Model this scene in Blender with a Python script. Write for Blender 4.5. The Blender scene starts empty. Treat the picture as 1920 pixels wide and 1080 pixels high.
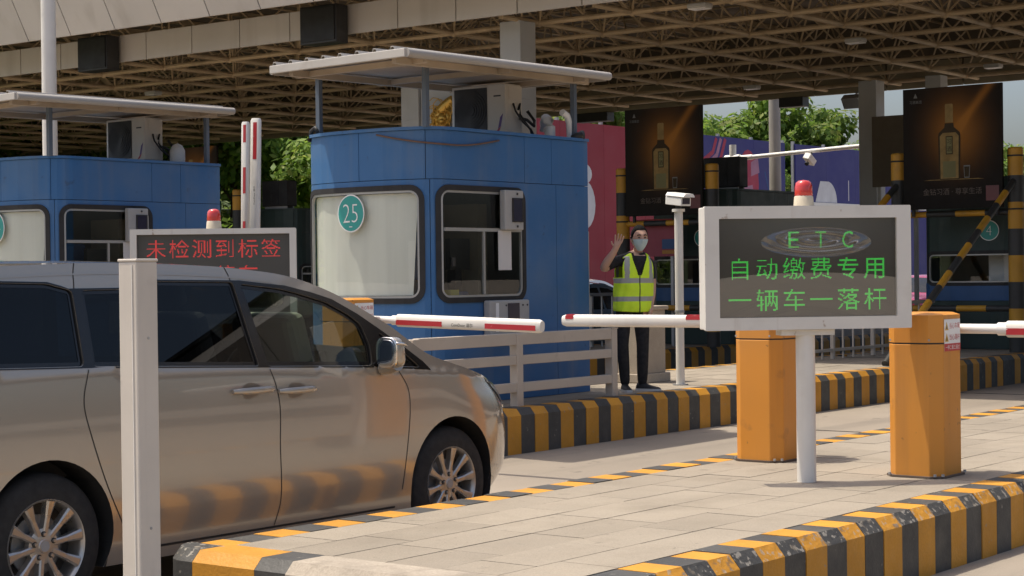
import bpy, bmesh, math, random
from mathutils import Vector, Matrix
random.seed(7)
SC = bpy.context.scene
COL = SC.collection
R_ = math.radians

# ------------------------------------------------------------------ camera, sky, sun, exposure
# world: +x = driving direction along the lanes, +y = across the lanes (away), z up, road at z = 0
TH, PI_, RO, HC, FPX = R_(37.693), R_(-.437), R_(-.712), 1.6, 3404.0
_F = Vector((math.cos(TH)*math.cos(PI_), math.sin(TH)*math.cos(PI_), math.sin(PI_)))
_R0 = Vector((math.sin(TH), -math.cos(TH), 0)); _U0 = _R0.cross(_F)
_R = _R0*math.cos(RO) + _U0*math.sin(RO); _U = -_R0*math.sin(RO) + _U0*math.cos(RO)
cd = bpy.data.cameras.new('camera'); cam = bpy.data.objects.new('camera', cd); COL.objects.link(cam)
cd.sensor_width = 36; cd.lens = FPX/1920*36; cd.clip_start = .1; cd.clip_end = 2000
m = Matrix((( _R.x, _U.x, -_F.x, 0), (_R.y, _U.y, -_F.y, 0), (_R.z, _U.z, -_F.z, HC), (0, 0, 0, 1)))
cam.matrix_world = m
SC.camera = cam

SUN = Vector((-.17, .355, 1)).normalized()
w = bpy.data.worlds.new('World'); SC.world = w; w.use_nodes = True
nt = w.node_tree; bg = nt.nodes['Background']
sky = nt.nodes.new('ShaderNodeTexSky'); sky.sky_type = 'NISHITA'; sky.sun_disc = False
sky.sun_elevation = math.asin(SUN.z); sky.sun_rotation = math.atan2(SUN.x, SUN.y)
sky.air_density = .9; sky.dust_density = 5.0; sky.ozone_density = 1.0; sky.altitude = 20
nt.links.new(sky.outputs[0], bg.inputs[0]); bg.inputs[1].default_value = .15
sl = bpy.data.lights.new('sun', 'SUN'); so = bpy.data.objects.new('sun', sl); COL.objects.link(so)
sl.energy = 3.6; sl.angle = R_(.6); sl.color = (1, .925, .79)
so.rotation_euler = SUN.to_track_quat('Z', 'Y').to_euler(); so.location = (0, 0, 40)
vs = SC.view_settings
vs.view_transform = 'Standard'; vs.look = 'None'; vs.exposure = 0.3; vs.gamma = 1; vs.use_curve_mapping = False
SC.cycles.max_bounces = 8; SC.cycles.transparent_max_bounces = 12

# ------------------------------------------------------------------ mesh helpers
ORG = {}                                    # object name -> world offset its mesh coordinates are measured from
class MB:
    def __init__(s): s.v = []; s.f = []; s.m = []
    def add(s, vs, fs, mi=0):
        b = len(s.v); s.v += [tuple(p) for p in vs]
        for f in fs: s.f.append(tuple(i+b for i in f)); s.m.append(mi)
        return s
    def box(s, x0, x1, y0, y1, z0, z1, mi=0):
        p = [(x0,y0,z0),(x1,y0,z0),(x1,y1,z0),(x0,y1,z0),(x0,y0,z1),(x1,y0,z1),(x1,y1,z1),(x0,y1,z1)]
        return s.add(p, [(0,3,2,1),(4,5,6,7),(0,1,5,4),(1,2,6,5),(2,3,7,6),(3,0,4,7)], mi)
    def cbox(s, c, d, mi=0): return s.box(c[0]-d[0]/2,c[0]+d[0]/2,c[1]-d[1]/2,c[1]+d[1]/2,c[2]-d[2]/2,c[2]+d[2]/2,mi)
    def prism(s, pts, z0, z1, mi=0, cap=True, top=None):
        n = len(pts); t = top or pts
        v = [(p[0],p[1],z0) for p in pts]+[(p[0],p[1],z1) for p in t]
        f = [(i,(i+1)%n,(i+1)%n+n,i+n) for i in range(n)]
        if cap: f += [tuple(range(n-1,-1,-1)), tuple(range(n,2*n))]
        return s.add(v, f, mi)
    def tube(s, p, q, r0, r1=None, n=10, cap=True, mi=0):
        p = Vector(p); q = Vector(q); d = (q-p).normalized(); r1 = r0 if r1 is None else r1
        a = d.cross(Vector((0,0,1))) if abs(d.z) < .95 else d.cross(Vector((1,0,0)))
        a.normalize(); b = d.cross(a)
        v = []; 
        for c, r in ((p,r0),(q,r1)):
            for i in range(n):
                t = 2*math.pi*i/n; v.append(c+a*(r*math.cos(t))+b*(r*math.sin(t)))
        f = [(i,(i+1)%n,(i+1)%n+n,i+n) for i in range(n)]
        if cap: f += [tuple(range(n-1,-1,-1)), tuple(range(n,2*n))]
        return s.add(v, f, mi)
    def bar(s, p, q, w, h, mi=0):           # rectangular bar p->q, w sideways, h up
        p = Vector(p); q = Vector(q); d = (q-p).normalized()
        a = Vector((0,0,1)).cross(d) if abs(d.z) < .95 else Vector((1,0,0)); a.normalize(); b = d.cross(a)
        v = []
        for c in (p,q):
            for i,j in ((-1,-1),(1,-1),(1,1),(-1,1)): v.append(c+a*(w/2*i)+b*(h/2*j))
        return s.add(v, [(0,1,2,3),(7,6,5,4),(0,4,5,1),(1,5,6,2),(2,6,7,3),(3,7,4,0)], mi)
    def path(s, pts, r, n=8, mi=0):
        pts = [Vector(p) for p in pts]; rings = []
        for i, p in enumerate(pts):
            d = (pts[min(i+1,len(pts)-1)]-pts[max(i-1,0)]).normalized()
            a = d.cross(Vector((0,0,1))) if abs(d.z) < .9 else d.cross(Vector((1,0,0)))
            a.normalize(); b = d.cross(a); rr = r[i] if isinstance(r,(list,tuple)) else r
            rings.append([p+a*(rr*math.cos(2*math.pi*k/n))+b*(rr*math.sin(2*math.pi*k/n)) for k in range(n)])
        return s.rings(rings, True, mi)
    def rings(s, rings, cap=True, mi=0):
        n = len(rings[0]); v = [p for r in rings for p in r]; f = []
        for j in range(len(rings)-1):
            for i in range(n): f.append((j*n+i, j*n+(i+1)%n, (j+1)*n+(i+1)%n, (j+1)*n+i))
        if cap: f += [tuple(range(n-1,-1,-1)), tuple(range((len(rings)-1)*n, len(rings)*n))]
        return s.add(v, f, mi)
    def lathe(s, prof, c=(0,0,0), ax='z', n=24, mi=0, cap=False):
        rings = []
        for r, h in prof:
            ring = []
            for i in range(n):
                t = 2*math.pi*i/n; a, b = r*math.cos(t), r*math.sin(t)
                q = {'z':(a,b,h),'y':(b,h,a),'x':(h,a,b)}[ax]
                ring.append((c[0]+q[0],c[1]+q[1],c[2]+q[2]))
            rings.append(ring)
        return s.rings(rings, cap, mi)
    def xf(s, M):
        s.v = [tuple(M @ Vector(p)) for p in s.v]; return s
    def mesh(s, name, mats, off=(0,0,0), smooth=False, fix=True):
        me = bpy.data.meshes.new(name)
        me.from_pydata([(p[0]-off[0],p[1]-off[1],p[2]-off[2]) for p in s.v], [], s.f)
        for mt in (mats if isinstance(mats,(list,tuple)) else [mats]): me.materials.append(mt)
        me.polygons.foreach_set('material_index', s.m)
        if fix:
            bm = bmesh.new(); bm.from_mesh(me); bmesh.ops.recalc_face_normals(bm, faces=bm.faces); bm.to_mesh(me); bm.free()
        if smooth: shade(me, smooth)
        me.update(); return me
    def build(s, name, mats, parent=None, smooth=False, bevel=0, fix=True, seg=2):
        off = ORG.get(parent.name, (0,0,0)) if parent else (0,0,0)
        o = link(name, s.mesh(name, mats, off, smooth, fix), parent)
        if bevel: bev(o, bevel, seg)
        return o
def bev(o, wd, seg=2):
    b = o.modifiers.new('bevel','BEVEL'); b.width = wd; b.segments = seg; b.limit_method = 'ANGLE'; b.angle_limit = R_(40); b.harden_normals = False
def shade(me, ang):
    me.polygons.foreach_set('use_smooth', [True]*len(me.polygons))
    if ang is not True: me.set_sharp_from_angle(angle=R_(ang))
def link(name, me, parent=None):
    o = bpy.data.objects.new(name, me); COL.objects.link(o)
    if parent: o.parent = parent; ORG[o.name] = ORG.get(parent.name, (0,0,0))
    return o
def tag(o, label, cat, group=None):
    o['label'] = label; o['category'] = cat
    if group: o['group'] = group
    return o
def thing(name, loc, label, cat, group=None, rz=0, world=True):
    o = bpy.data.objects.new(name, None); COL.objects.link(o); o.location = loc; o.rotation_euler = (0,0,rz)
    o.empty_display_size = .2; ORG[o.name] = tuple(loc) if world else (0,0,0)
    return tag(o, label, cat, group)
def struct(o): o['kind'] = 'structure'; return o
def dup(o, parent=None, loc=None, rz=None):
    c = o.copy(); COL.objects.link(c)
    if parent: c.parent = parent
    if loc is not None: c.location = loc
    if rz is not None: c.rotation_euler = (0,0,rz)
    for ch in [x for x in o.children]: dup(ch, c)
    return c
def frame(o, right, up):
    r = Vector(right).normalized(); u = Vector(up).normalized(); n = r.cross(u)
    return Matrix(((r.x,u.x,n.x,o[0]),(r.y,u.y,n.y,o[1]),(r.z,u.z,n.z,o[2]),(0,0,0,1)))
def lerp(tab, x):
    if x <= tab[0][0]: return tab[0][1]
    for (a,fa),(b,fb) in zip(tab, tab[1:]):
        if x <= b: return fa+(fb-fa)*(x-a)/(b-a)
    return tab[-1][1]
def spl(tab):                                # smooth monotone-ish interpolation (Catmull-Rom on a table)
    def g(x):
        n = len(tab)
        if x <= tab[0][0]: return tab[0][1]
        if x >= tab[-1][0]: return tab[-1][1]
        i = max(k for k in range(n-1) if tab[k][0] <= x)
        x0,y0 = tab[i]; x1,y1 = tab[i+1]; h = x1-x0; t = (x-x0)/h
        m0 = (y1-tab[i-1][1])/(x1-tab[i-1][0]) if i else (y1-y0)/h
        m1 = (tab[i+2][1]-y0)/(tab[i+2][0]-x0) if i+2 < n else (y1-y0)/h
        return (2*t**3-3*t**2+1)*y0+(t**3-2*t*t+t)*h*m0+(-2*t**3+3*t*t)*y1+(t**3-t*t)*h*m1
    return g
def rrect(x0, x1, z0, z1, r, n=6):
    o = []
    for cx, cz, a in ((x1-r,z1-r,0),(x0+r,z1-r,90),(x0+r,z0+r,180),(x1-r,z0+r,270)):
        for i in range(n+1):
            t = R_(a+90*i/n); o.append((cx+r*math.cos(t), cz+r*math.sin(t)))
    return o
def offset_poly(poly, d):                    # inward offset (d > 0) of a roughly convex loop
    n = len(poly); A = sum(poly[i][0]*poly[(i+1)%n][1]-poly[(i+1)%n][0]*poly[i][1] for i in range(n))
    s = 1 if A > 0 else -1; out = []
    for i in range(n):
        p = Vector(poly[i-1]); q = Vector(poly[i]); r = Vector(poly[(i+1)%n])
        a = (q-p); b = (r-q)
        if a.length < 1e-6 or b.length < 1e-6: out.append(tuple(q)); continue
        a.normalize(); b.normalize()
        na = Vector((-a.y,a.x))*s; nb = Vector((-b.y,b.x))*s; k = na+nb
        if k.length < 1e-6: out.append(tuple(q)); continue
        k.normalize(); c = max(.4, k.dot(na)); out.append(tuple(q+k*(d/c)))
    return out
def patch(loops, fn, cx=(), cz=(), thick=0, fnn=None):
    """fill 2-D loops (first outer, rest holes), cut at x / z lines, map by fn(x,z)->xyz; with thick also a back face by fnn"""
    bm = bmesh.new()
    for lp in loops:
        vs = [bm.verts.new((p[0],0,p[1])) for p in lp]
        for i in range(len(vs)): bm.edges.new((vs[i],vs[(i+1)%len(vs)]))
    if len(loops) == 1: bm.faces.new(vs)
    else: bmesh.ops.triangle_fill(bm, use_beauty=True, use_dissolve=False, edges=bm.edges[:])
    for c in cx: bmesh.ops.bisect_plane(bm, geom=bm.verts[:]+bm.edges[:]+bm.faces[:], plane_co=(c,0,0), plane_no=(1,0,0), dist=1e-5)
    for c in cz: bmesh.ops.bisect_plane(bm, geom=bm.verts[:]+bm.edges[:]+bm.faces[:], plane_co=(0,0,c), plane_no=(0,0,1), dist=1e-5)
    if len(loops) == 1: bmesh.ops.triangulate(bm, faces=[f for f in bm.faces if len(f.verts) > 4])
    bm.verts.index_update()
    P = [(v.co.x, v.co.z) for v in bm.verts]; Fc = [[v.index for v in f.verts] for f in bm.faces]
    be = [(e.verts[0].index, e.verts[1].index) for e in bm.edges if len(e.link_faces) == 1]
    bm.free(); mb = MB()
    V1 = [fn(*p) for p in P]
    if not thick: return mb.add(V1, Fc)
    V2 = [fnn(*p) for p in P]; n = len(P)
    return mb.add(V1+V2, Fc+[[i+n for i in reversed(f)] for f in Fc]+[(a,b,b+n,a+n) for a,b in be])
def resample(lp, d):
    o = []
    for i in range(len(lp)):
        a, b = Vector(lp[i]), Vector(lp[(i+1)%len(lp)]); n = max(1, int((b-a).length/d))
        for k in range(n): o.append(tuple(a+(b-a)*(k/n)))
    return o
def ring_strip(lp, din, dout, fn, d=.04):
    base = resample(lp, d); a = offset_poly(base, dout); b = offset_poly(base, din); n = len(base)
    return MB().add([fn(*p) for p in a]+[fn(*p) for p in b], [(i,(i+1)%n,n+(i+1)%n,n+i) for i in range(n)])
def frange(a, b, d):
    o = []; x = a
    while x < b-1e-6: o.append(x); x += d
    return o

# ------------------------------------------------------------------ materials
MATS = {}
def mat(name, col, rough=.6, metal=0, var=.12, vs_=2.5, bump=0, bs=60, coat=0, emit=0, rnd=0, dirt=None, spec=.5, alpha=1, grain=0, gs=90, coatr=.04, streak=None, lane=False, rv=True):
    if name in MATS: return MATS[name]
    M = bpy.data.materials.new(name); M.use_nodes = True; t = M.node_tree; N = t.nodes; L = t.links
    b = N['Principled BSDF']; b.inputs['Roughness'].default_value = rough; b.inputs['Metallic'].default_value = metal
    b.inputs['Specular IOR Level'].default_value = spec
    if coat: b.inputs['Coat Weight'].default_value = coat; b.inputs['Coat Roughness'].default_value = coatr
    geo = N.new('ShaderNodeNewGeometry')
    def noise(scale, det=5, off=(0,0,0), sc=(1,1,1)):
        n = N.new('ShaderNodeTexNoise'); n.inputs['Scale'].default_value = scale; n.inputs['Detail'].default_value = det
        mp = N.new('ShaderNodeMapping'); mp.inputs['Location'].default_value = off; mp.inputs['Scale'].default_value = sc
        L.new(geo.outputs['Position'], mp.inputs[0]); L.new(mp.outputs[0], n.inputs['Vector']); return n.outputs['Fac']
    def rng(x, a, b_, c, d):
        r = N.new('ShaderNodeMapRange'); L.new(x, r.inputs[0])
        for i, q in enumerate((a,b_,c,d)): r.inputs[i+1].default_value = q
        return r.outputs[0]
    def mul(x, y):
        q = N.new('ShaderNodeMath'); q.operation = 'MULTIPLY'; L.new(x, q.inputs[0])
        if isinstance(y, float): q.inputs[1].default_value = y
        else: L.new(y, q.inputs[1])
        return q.outputs[0]
    k = rng(noise(vs_), .25, .75, 1-var, 1+var)
    if grain: k = mul(k, rng(noise(gs, 3), .3, .7, 1-grain, 1+grain))
    if rnd:
        oi = N.new('ShaderNodeObjectInfo'); k = mul(k, rng(oi.outputs['Random'], 0, 1, 1-rnd, 1+rnd))
    vm = N.new('ShaderNodeVectorMath'); vm.operation = 'SCALE'; vm.inputs[0].default_value = col; L.new(k, vm.inputs['Scale'])
    c = vm.outputs[0]
    for dd in (dirt or []):                    # (colour, noise scale, lo, hi, max)
        mx = N.new('ShaderNodeMix'); mx.data_type = 'RGBA'
        L.new(rng(noise(dd[1], 7, (3.1,7.7,1.3)), dd[2], dd[3], 0, dd[4]), mx.inputs[0]); L.new(c, mx.inputs[6]); mx.inputs[7].default_value = (*dd[0],1); c = mx.outputs[2]
    if lane:                                   # tyre-darkened bands and drips stretched along the driving direction
        mx = N.new('ShaderNodeMix'); mx.data_type = 'RGBA'
        L.new(rng(noise(1.0, 6, (5,1,0), (.07,1.7,1)), .50, .72, 0, .5), mx.inputs[0]); L.new(c, mx.inputs[6]); mx.inputs[7].default_value = (.13,.115,.10,1); c = mx.outputs[2]
        mx = N.new('ShaderNodeMix'); mx.data_type = 'RGBA'
        L.new(rng(noise(2.6, 4, (1,8,0), (.8,1.2,1)), .66, .70, 0, .45), mx.inputs[0]); L.new(c, mx.inputs[6]); mx.inputs[7].default_value = (.09,.08,.07,1); c = mx.outputs[2]
    if streak:                                 # vertical runs: (colour, scale, lo, hi, max)
        mx = N.new('ShaderNodeMix'); mx.data_type = 'RGBA'
        L.new(rng(noise(streak[1], 5, (0,0,0), (1,1,.06)), streak[2], streak[3], 0, streak[4]), mx.inputs[0]); L.new(c, mx.inputs[6]); mx.inputs[7].default_value = (*streak[0],1); c = mx.outputs[2]
    L.new(c, b.inputs['Base Color'])
    if rv: L.new(rng(noise(vs_*3, 4, (9,2,5)), .3, .7, max(.02,rough*.85), min(1,rough*1.15)), b.inputs['Roughness'])
    if bump:
        bn = N.new('ShaderNodeBump'); bn.inputs['Strength'].default_value = bump; bn.inputs['Distance'].default_value = .01
        L.new(noise(bs, 6), bn.inputs['Height']); L.new(bn.outputs[0], b.inputs['Normal'])
    if emit: L.new(c, b.inputs['Emission Color']); b.inputs['Emission Strength'].default_value = emit
    MATS[name] = M; return M
def glass(name, tint, gl=.06, rough=.0, wob=0):
    if name in MATS: return MATS[name]
    M = bpy.data.materials.new(name); M.use_nodes = True; t = M.node_tree; N = t.nodes; L = t.links
    N.remove(N['Principled BSDF']); out = N['Material Output']
    tr = N.new('ShaderNodeBsdfTransparent'); tr.inputs[0].default_value = (*tint,1)
    gg = N.new('ShaderNodeBsdfGlossy'); gg.inputs['Roughness'].default_value = rough; gg.inputs['Color'].default_value = (1,1,1,1)
    ge = N.new('ShaderNodeNewGeometry'); fr = N.new('ShaderNodeVectorMath'); fr.operation = 'DOT_PRODUCT'; L.new(ge.outputs['Normal'], fr.inputs[0]); L.new(ge.outputs['Incoming'], fr.inputs[1])
    def mth(op, a, b=None):
        n = N.new('ShaderNodeMath'); n.operation = op; L.new(a, n.inputs[0])
        if b is not None: n.inputs[1].default_value = b
        return n.outputs[0]
    fs = mth('ABSOLUTE', fr.outputs['Value']); q = N.new('ShaderNodeMath'); q.operation = 'SUBTRACT'; q.inputs[0].default_value = 1; L.new(fs, q.inputs[1])
    fz = mth('ADD', mth('MULTIPLY', mth('POWER', q.outputs[0], 5.0), .94), gl)
    mx = N.new('ShaderNodeMixShader'); L.new(fz, mx.inputs[0]); L.new(tr.outputs[0], mx.inputs[1]); L.new(gg.outputs[0], mx.inputs[2])
    if wob:
        tc = N.new('ShaderNodeTexCoord'); n = N.new('ShaderNodeTexNoise'); n.inputs['Scale'].default_value = wob[0]; n.inputs['Detail'].default_value = 2
        n.inputs['Distortion'].default_value = wob[2] if len(wob) > 2 else 0
        bn = N.new('ShaderNodeBump'); bn.inputs['Strength'].default_value = wob[1]; bn.inputs['Distance'].default_value = .05
        L.new(tc.outputs['Object'], n.inputs['Vector']); L.new(n.outputs['Fac'], bn.inputs['Height']); L.new(bn.outputs[0], gg.inputs['Normal'])
    L.new(mx.outputs[0], out.inputs[0]); MATS[name] = M; return M

CONC = (.288,.248,.196)
m_road  = mat('road_concrete', (.275,.235,.19), .85, var=.16, vs_=.45, bump=.25, bs=70, grain=.10, gs=140, dirt=[((.20,.18,.15),.9,.56,.78,.55),((.13,.12,.11),.28,.60,.85,.35)], spec=.25, lane=True)
m_pave  = mat('paving_stone', CONC, .85, var=.10, vs_=1.6, bump=.3, bs=90, grain=.12, gs=160, rnd=.09, dirt=[((.20,.17,.13),1.9,.54,.78,.55),((.11,.09,.07),5.5,.66,.74,.5),((.09,.075,.06),30,.69,.73,.6),((.55,.50,.44),38,.70,.76,.5)], spec=.25)
m_joint = mat('mortar_joint', (.17,.145,.115), .95, var=.2)
m_conc  = mat('bare_concrete', (.36,.31,.25), .9, var=.2, vs_=3, bump=.5, bs=40, grain=.12, dirt=[((.16,.14,.11),5,.55,.75,.6)], spec=.2)
WEAR = [((.34,.30,.25),16,.615,.66,.9),((.10,.09,.08),2.2,.55,.85,.35)]
m_kyel  = mat('kerb_yellow_paint', (.55,.25,.022), .62, var=.12, vs_=4, bump=.25, bs=60, dirt=[((.10,.085,.06),2.2,.58,.86,.45),((.3,.25,.2),22,.68,.72,.7)], rnd=.07, grain=.06)
m_kblk  = mat('kerb_black_paint', (.058,.056,.052), .6, var=.2, vs_=4, bump=.25, bs=60, dirt=[((.16,.145,.12),3,.55,.8,.4),((.3,.27,.22),22,.68,.72,.6)], rnd=.12, grain=.08)
m_kyelw = mat('kerb_yellow_worn', (.55,.25,.022), .65, var=.15, vs_=4, bump=.6, bs=30, dirt=[((.46,.40,.32),30,.57,.61,.6),((.12,.10,.08),15,.56,.64,.6)], rnd=.06)
m_kblkw = mat('kerb_black_worn', (.058,.056,.052), .65, var=.2, vs_=4, bump=.6, bs=30, dirt=[((.42,.38,.32),30,.57,.61,.6),((.22,.18,.13),15,.58,.66,.6)], rnd=.1)
m_white = mat('white_paint', (.72,.69,.63), .5, var=.06, vs_=3, dirt=[((.40,.34,.26),4,.60,.85,.35)], streak=((.42,.36,.28),6,.58,.8,.3))
m_whitem= mat('white_metal_bright', (.78,.76,.72), .38, var=.04, vs_=5, spec=.5)
m_cream = mat('cream_post_paint', (.60,.545,.47), .55, var=.07, vs_=3, dirt=[((.30,.25,.2),6,.62,.8,.4)], streak=((.36,.30,.24),9,.56,.8,.35), bump=.05)
m_rail  = mat('rail_beige_paint', (.50,.43,.35), .55, var=.08, dirt=[((.25,.2,.15),7,.62,.8,.4)])
m_steel = mat('grey_steel', (.36,.36,.36), .45, metal=.3, var=.12)
m_dark  = mat('dark_matter', (.018,.018,.019), .6, var=.2)
m_black = mat('black_plastic', (.025,.025,.026), .45, var=.15)
m_rubber= mat('rubber_seal', (.022,.021,.021), .7, var=.2)
m_red   = mat('red_paint', (.42,.022,.03), .45, var=.08, vs_=6, dirt=[((.5,.4,.35),20,.68,.74,.4)])
m_oran  = mat('orange_cabinet_paint', (.62,.255,.035), .48, var=.05, vs_=2, dirt=[((.30,.13,.04),5,.66,.74,.45),((.10,.06,.03),14,.69,.72,.5),((.42,.22,.08),1.5,.5,.8,.4)], streak=((.36,.16,.045),9,.54,.78,.5), bump=.06, bs=18)
m_blue  = mat('booth_blue_paint', (.034,.135,.32), .5, var=.10, vs_=1.6, dirt=[((.17,.22,.27),1.5,.46,.85,.45),((.03,.05,.09),9,.66,.74,.5)], streak=((.16,.20,.25),6,.52,.8,.45), bump=.05, bs=12)
m_seam  = mat('seam_dark', (.012,.03,.07), .7)
m_yel   = mat('post_yellow_paint', (.50,.25,.02), .55, var=.15, dirt=[((.1,.08,.05),4,.58,.8,.5)])
m_blk   = mat('post_black_paint', (.03,.03,.028), .55, var=.2)
# ------------------------------------------------------------------ ground
g = MB(); g.add([(-300,-300,0),(400,-300,0),(400,400,0),(-300,400,0)], [(0,1,2,3)])
road = struct(g.build('road', m_road))
m_jt = mat('joint_sealant', (.05,.047,.043), .8)
for u in (-2.0, 3.0, 9.9, 16.2, 22.0):      # sawn expansion joints of the concrete carriageway
    MB().box(u, u+.018, 6.42, 9.82, .001, .005).build('expansion_joint', m_jt, road)
MB().box(-4, 40, 8.12, 8.135, .001, .0045).build('expansion_joint', m_jt, road)

# ------------------------------------------------------------------ traffic islands
def kerb_mesh(mt, mw, ln, H, w=.24, ch=.05, flip=1, ju=0):
    b = MB(); pr_ = [(0,0),(.0,H-ch-.01),(ch,H),(w,H),(w,0)]
    n = len(pr_); x0, x1 = .001, ln-.001
    vv = [(x0,flip*p[0],p[1]) for p in pr_]+[(x1,flip*p[0],p[1]) for p in pr_]
    b.add(vv, [(0,1,6,5)], 0); b.add(vv, [(1,2,7,6)], 1); b.add(vv, [(2,3,8,7),(3,4,9,8),(4,3,2,1,0),(5,6,7,8,9)], 0)
    me = b.mesh('kerb_stone', [mt, mw])
    return me
def stripe_mat(name, period, phase):
    M = mat(name, (.5,.24,.022), .62, var=.12, dirt=[((.1,.085,.06),2.2,.58,.86,.45)])
    t = M.node_tree; N = t.nodes; L = t.links; b = N['Principled BSDF']; src = b.inputs['Base Color'].links[0].from_socket
    ge = N.new('ShaderNodeNewGeometry'); sx = N.new('ShaderNodeSeparateXYZ'); L.new(ge.outputs['Position'], sx.inputs[0])
    a = N.new('ShaderNodeMath'); a.operation = 'SUBTRACT'; L.new(sx.outputs[0], a.inputs[0]); a.inputs[1].default_value = phase
    q = N.new('ShaderNodeMath'); q.operation = 'FLOORED_MODULO'; L.new(a.outputs[0], q.inputs[0]); q.inputs[1].default_value = period
    l = N.new('ShaderNodeMath'); l.operation = 'GREATER_THAN'; L.new(q.outputs[0], l.inputs[0]); l.inputs[1].default_value = period/2
    mx = N.new('ShaderNodeMix'); mx.data_type = 'RGBA'; L.new(l.outputs[0], mx.inputs[0]); L.new(src, mx.inputs[6]); mx.inputs[7].default_value = (.05,.048,.044,1)
    L.new(mx.outputs[2], b.inputs['Base Color']); return M
m_stripe = stripe_mat('kerb_far_stripes', .4, .02)

def island(name, u0, u1, v0, v1, H, near=None, far=None, pav=None, phase_n=0, phase_f=0, worn=False, nose=False):
    """near / far: U range of separately built painted kerb stones on the -y / +y side; beyond them one long striped kerb"""
    core = MB().box(u0+.24, u1, v0+.23, v1-.23, 0, H-.03)
    isl = struct(core.build(name, m_joint))
    for side, rg, ph in ((0, near, phase_n), (1, far, phase_f)):
        fl = -1 if side else 1; vv = v1 if side else v0
        if rg:
            my, mk = (m_kyelw, m_kblkw) if worn and not side else (m_kyel, m_kblk)
            ky = kerb_mesh(m_kyel, my, .2, H, flip=fl); kb = kerb_mesh(m_kblk, mk, .2, H, flip=fl)
            n0 = math.ceil((rg[0]-ph)/.2); n1 = int((rg[1]-ph)/.2)
            for k in range(n0, n1):
                o = link('kerb_stone', kb if k % 2 else ky, isl)
                o.location = (ph+k*.2, vv+random.uniform(-.004,.004), random.uniform(-.003,.003)); o.rotation_euler = (0,0,random.uniform(-.006,.006))
            a, b_ = ph+n1*.2, u1
            if nose is False and ph+n0*.2 > u0+.25:
                link('kerb', kerb_mesh(m_stripe, m_stripe, ph+n0*.2-u0-.24, H, flip=fl), isl).location = (u0+.24, vv, 0)
        else: a, b_ = u0+.24, u1
        if b_-a > .1: link('kerb', kerb_mesh(m_stripe, m_stripe, b_-a, H, flip=fl), isl).location = (a, vv, 0)
    vi0, vi1 = v0+.245, v1-.245
    if pav:
        rows = max(1, round((vi1-vi0)/.31)); rw = (vi1-vi0)/rows; L = .62
        meshes = [MB().box(.003, ln-.003, .003, rw-.003, -.05, 0).mesh('paving_stone', m_pave) for ln in (L, L*.55)]
        for r in range(rows):
            u = pav[0]-(L*random.random() if r % 2 else L*.4*random.random()); 
            while u < pav[1]:
                lo = max(u, u0+.245)
                if u+L > u0+.3:
                    me = meshes[0] if lo == u else MB().box(.003, u+L-lo-.003, .003, rw-.003, -.05, 0).mesh('paving_stone', m_pave)
                    o = link('paving_stone', me, isl); o.location = (lo, vi0+r*rw, H-random.uniform(0,.002)); o.rotation_euler = (random.uniform(-.0015,.0015), random.uniform(-.0015,.0015), 0)
                u += L
        MB().box(pav[1]+.8, u1, vi0, vi1, H-.05, H-.004).build('paving', m_pave, isl)
        if pav[0] > u0+1: MB().box(u0+.245, pav[0]-.7, vi0, vi1, H-.05, H-.004).build('paving', m_pave, isl)
    else: MB().box(u0+.245, u1, vi0, vi1, H-.05, H-.002).build('paving', m_pave, isl)
    return isl
HA, HB = .36, .40
VA0, VA1 = 4.07, 6.42
islA = island('traffic_island', 5.62, 36, VA0, VA1, HA, near=(5.9,14.6), far=(5.765,18.6), pav=(5.86,17.5), phase_n=6.27, phase_f=5.77, worn=True, nose=True)
islB = island('traffic_island', 6.0, 40, 9.82, 12.25, HB, near=(11.8,24), pav=(11.5,22.5), phase_n=.21+.01)
islC = island('traffic_island', 6.0, 40, 15.3, 17.7, HB)
islD = island('traffic_island', 9.0, 40, 20.2, 22.4, HB)
islE = island('traffic_island', 9.0, 40, 25.0, 27.4, HB)
# nose of the near island: rounded, chipped corner block, yellow and black blocks, then bare concrete
def nose_block(pts, mt, name, mw=None):
    t = [(p[0]+(.05 if p[0] < 5.8 else 0)*1.0, p[1]) for p in pts]
    b = MB(); b.prism(pts, 0, HA-.05, 0, cap=False); b.prism(pts, HA-.05, HA, 1, cap=True, top=t)
    o = b.build(name, [mt, mw or mt], islA, smooth=35); return o
arc = [(5.62+.15-.15*math.cos(R_(a)), 6.27+.15*math.sin(R_(a))) for a in (0,15,30,45,60,75,90)]
nose_block([(5.765,6.20),(5.62,6.20)]+arc+[(5.768,6.42)], m_kblk, 'kerb_corner_stone', m_kblkw)
nose_block([(5.62,5.80),(5.862,5.80),(5.862,6.198),(5.62,6.198)], m_kyel, 'kerb_stone', m_kyel)
nose_block([(5.62,5.60),(5.862,5.60),(5.862,5.798),(5.62,5.798)], m_kblk, 'kerb_stone', m_kblk)
nose_block([(5.60,4.34),(5.862,4.34),(5.862,5.598),(5.61,5.598)], m_conc, 'kerb_end_stone')
arc2 = [(5.62+.25-.25*math.cos(R_(a)), 4.32-.25*math.sin(R_(a))) for a in (0,15,30,45,60,75,90)]
nose_block([(5.905,4.32)]+arc2+[(5.905,4.07)], m_kyel, 'kerb_corner_stone', m_kyelw)

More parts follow.
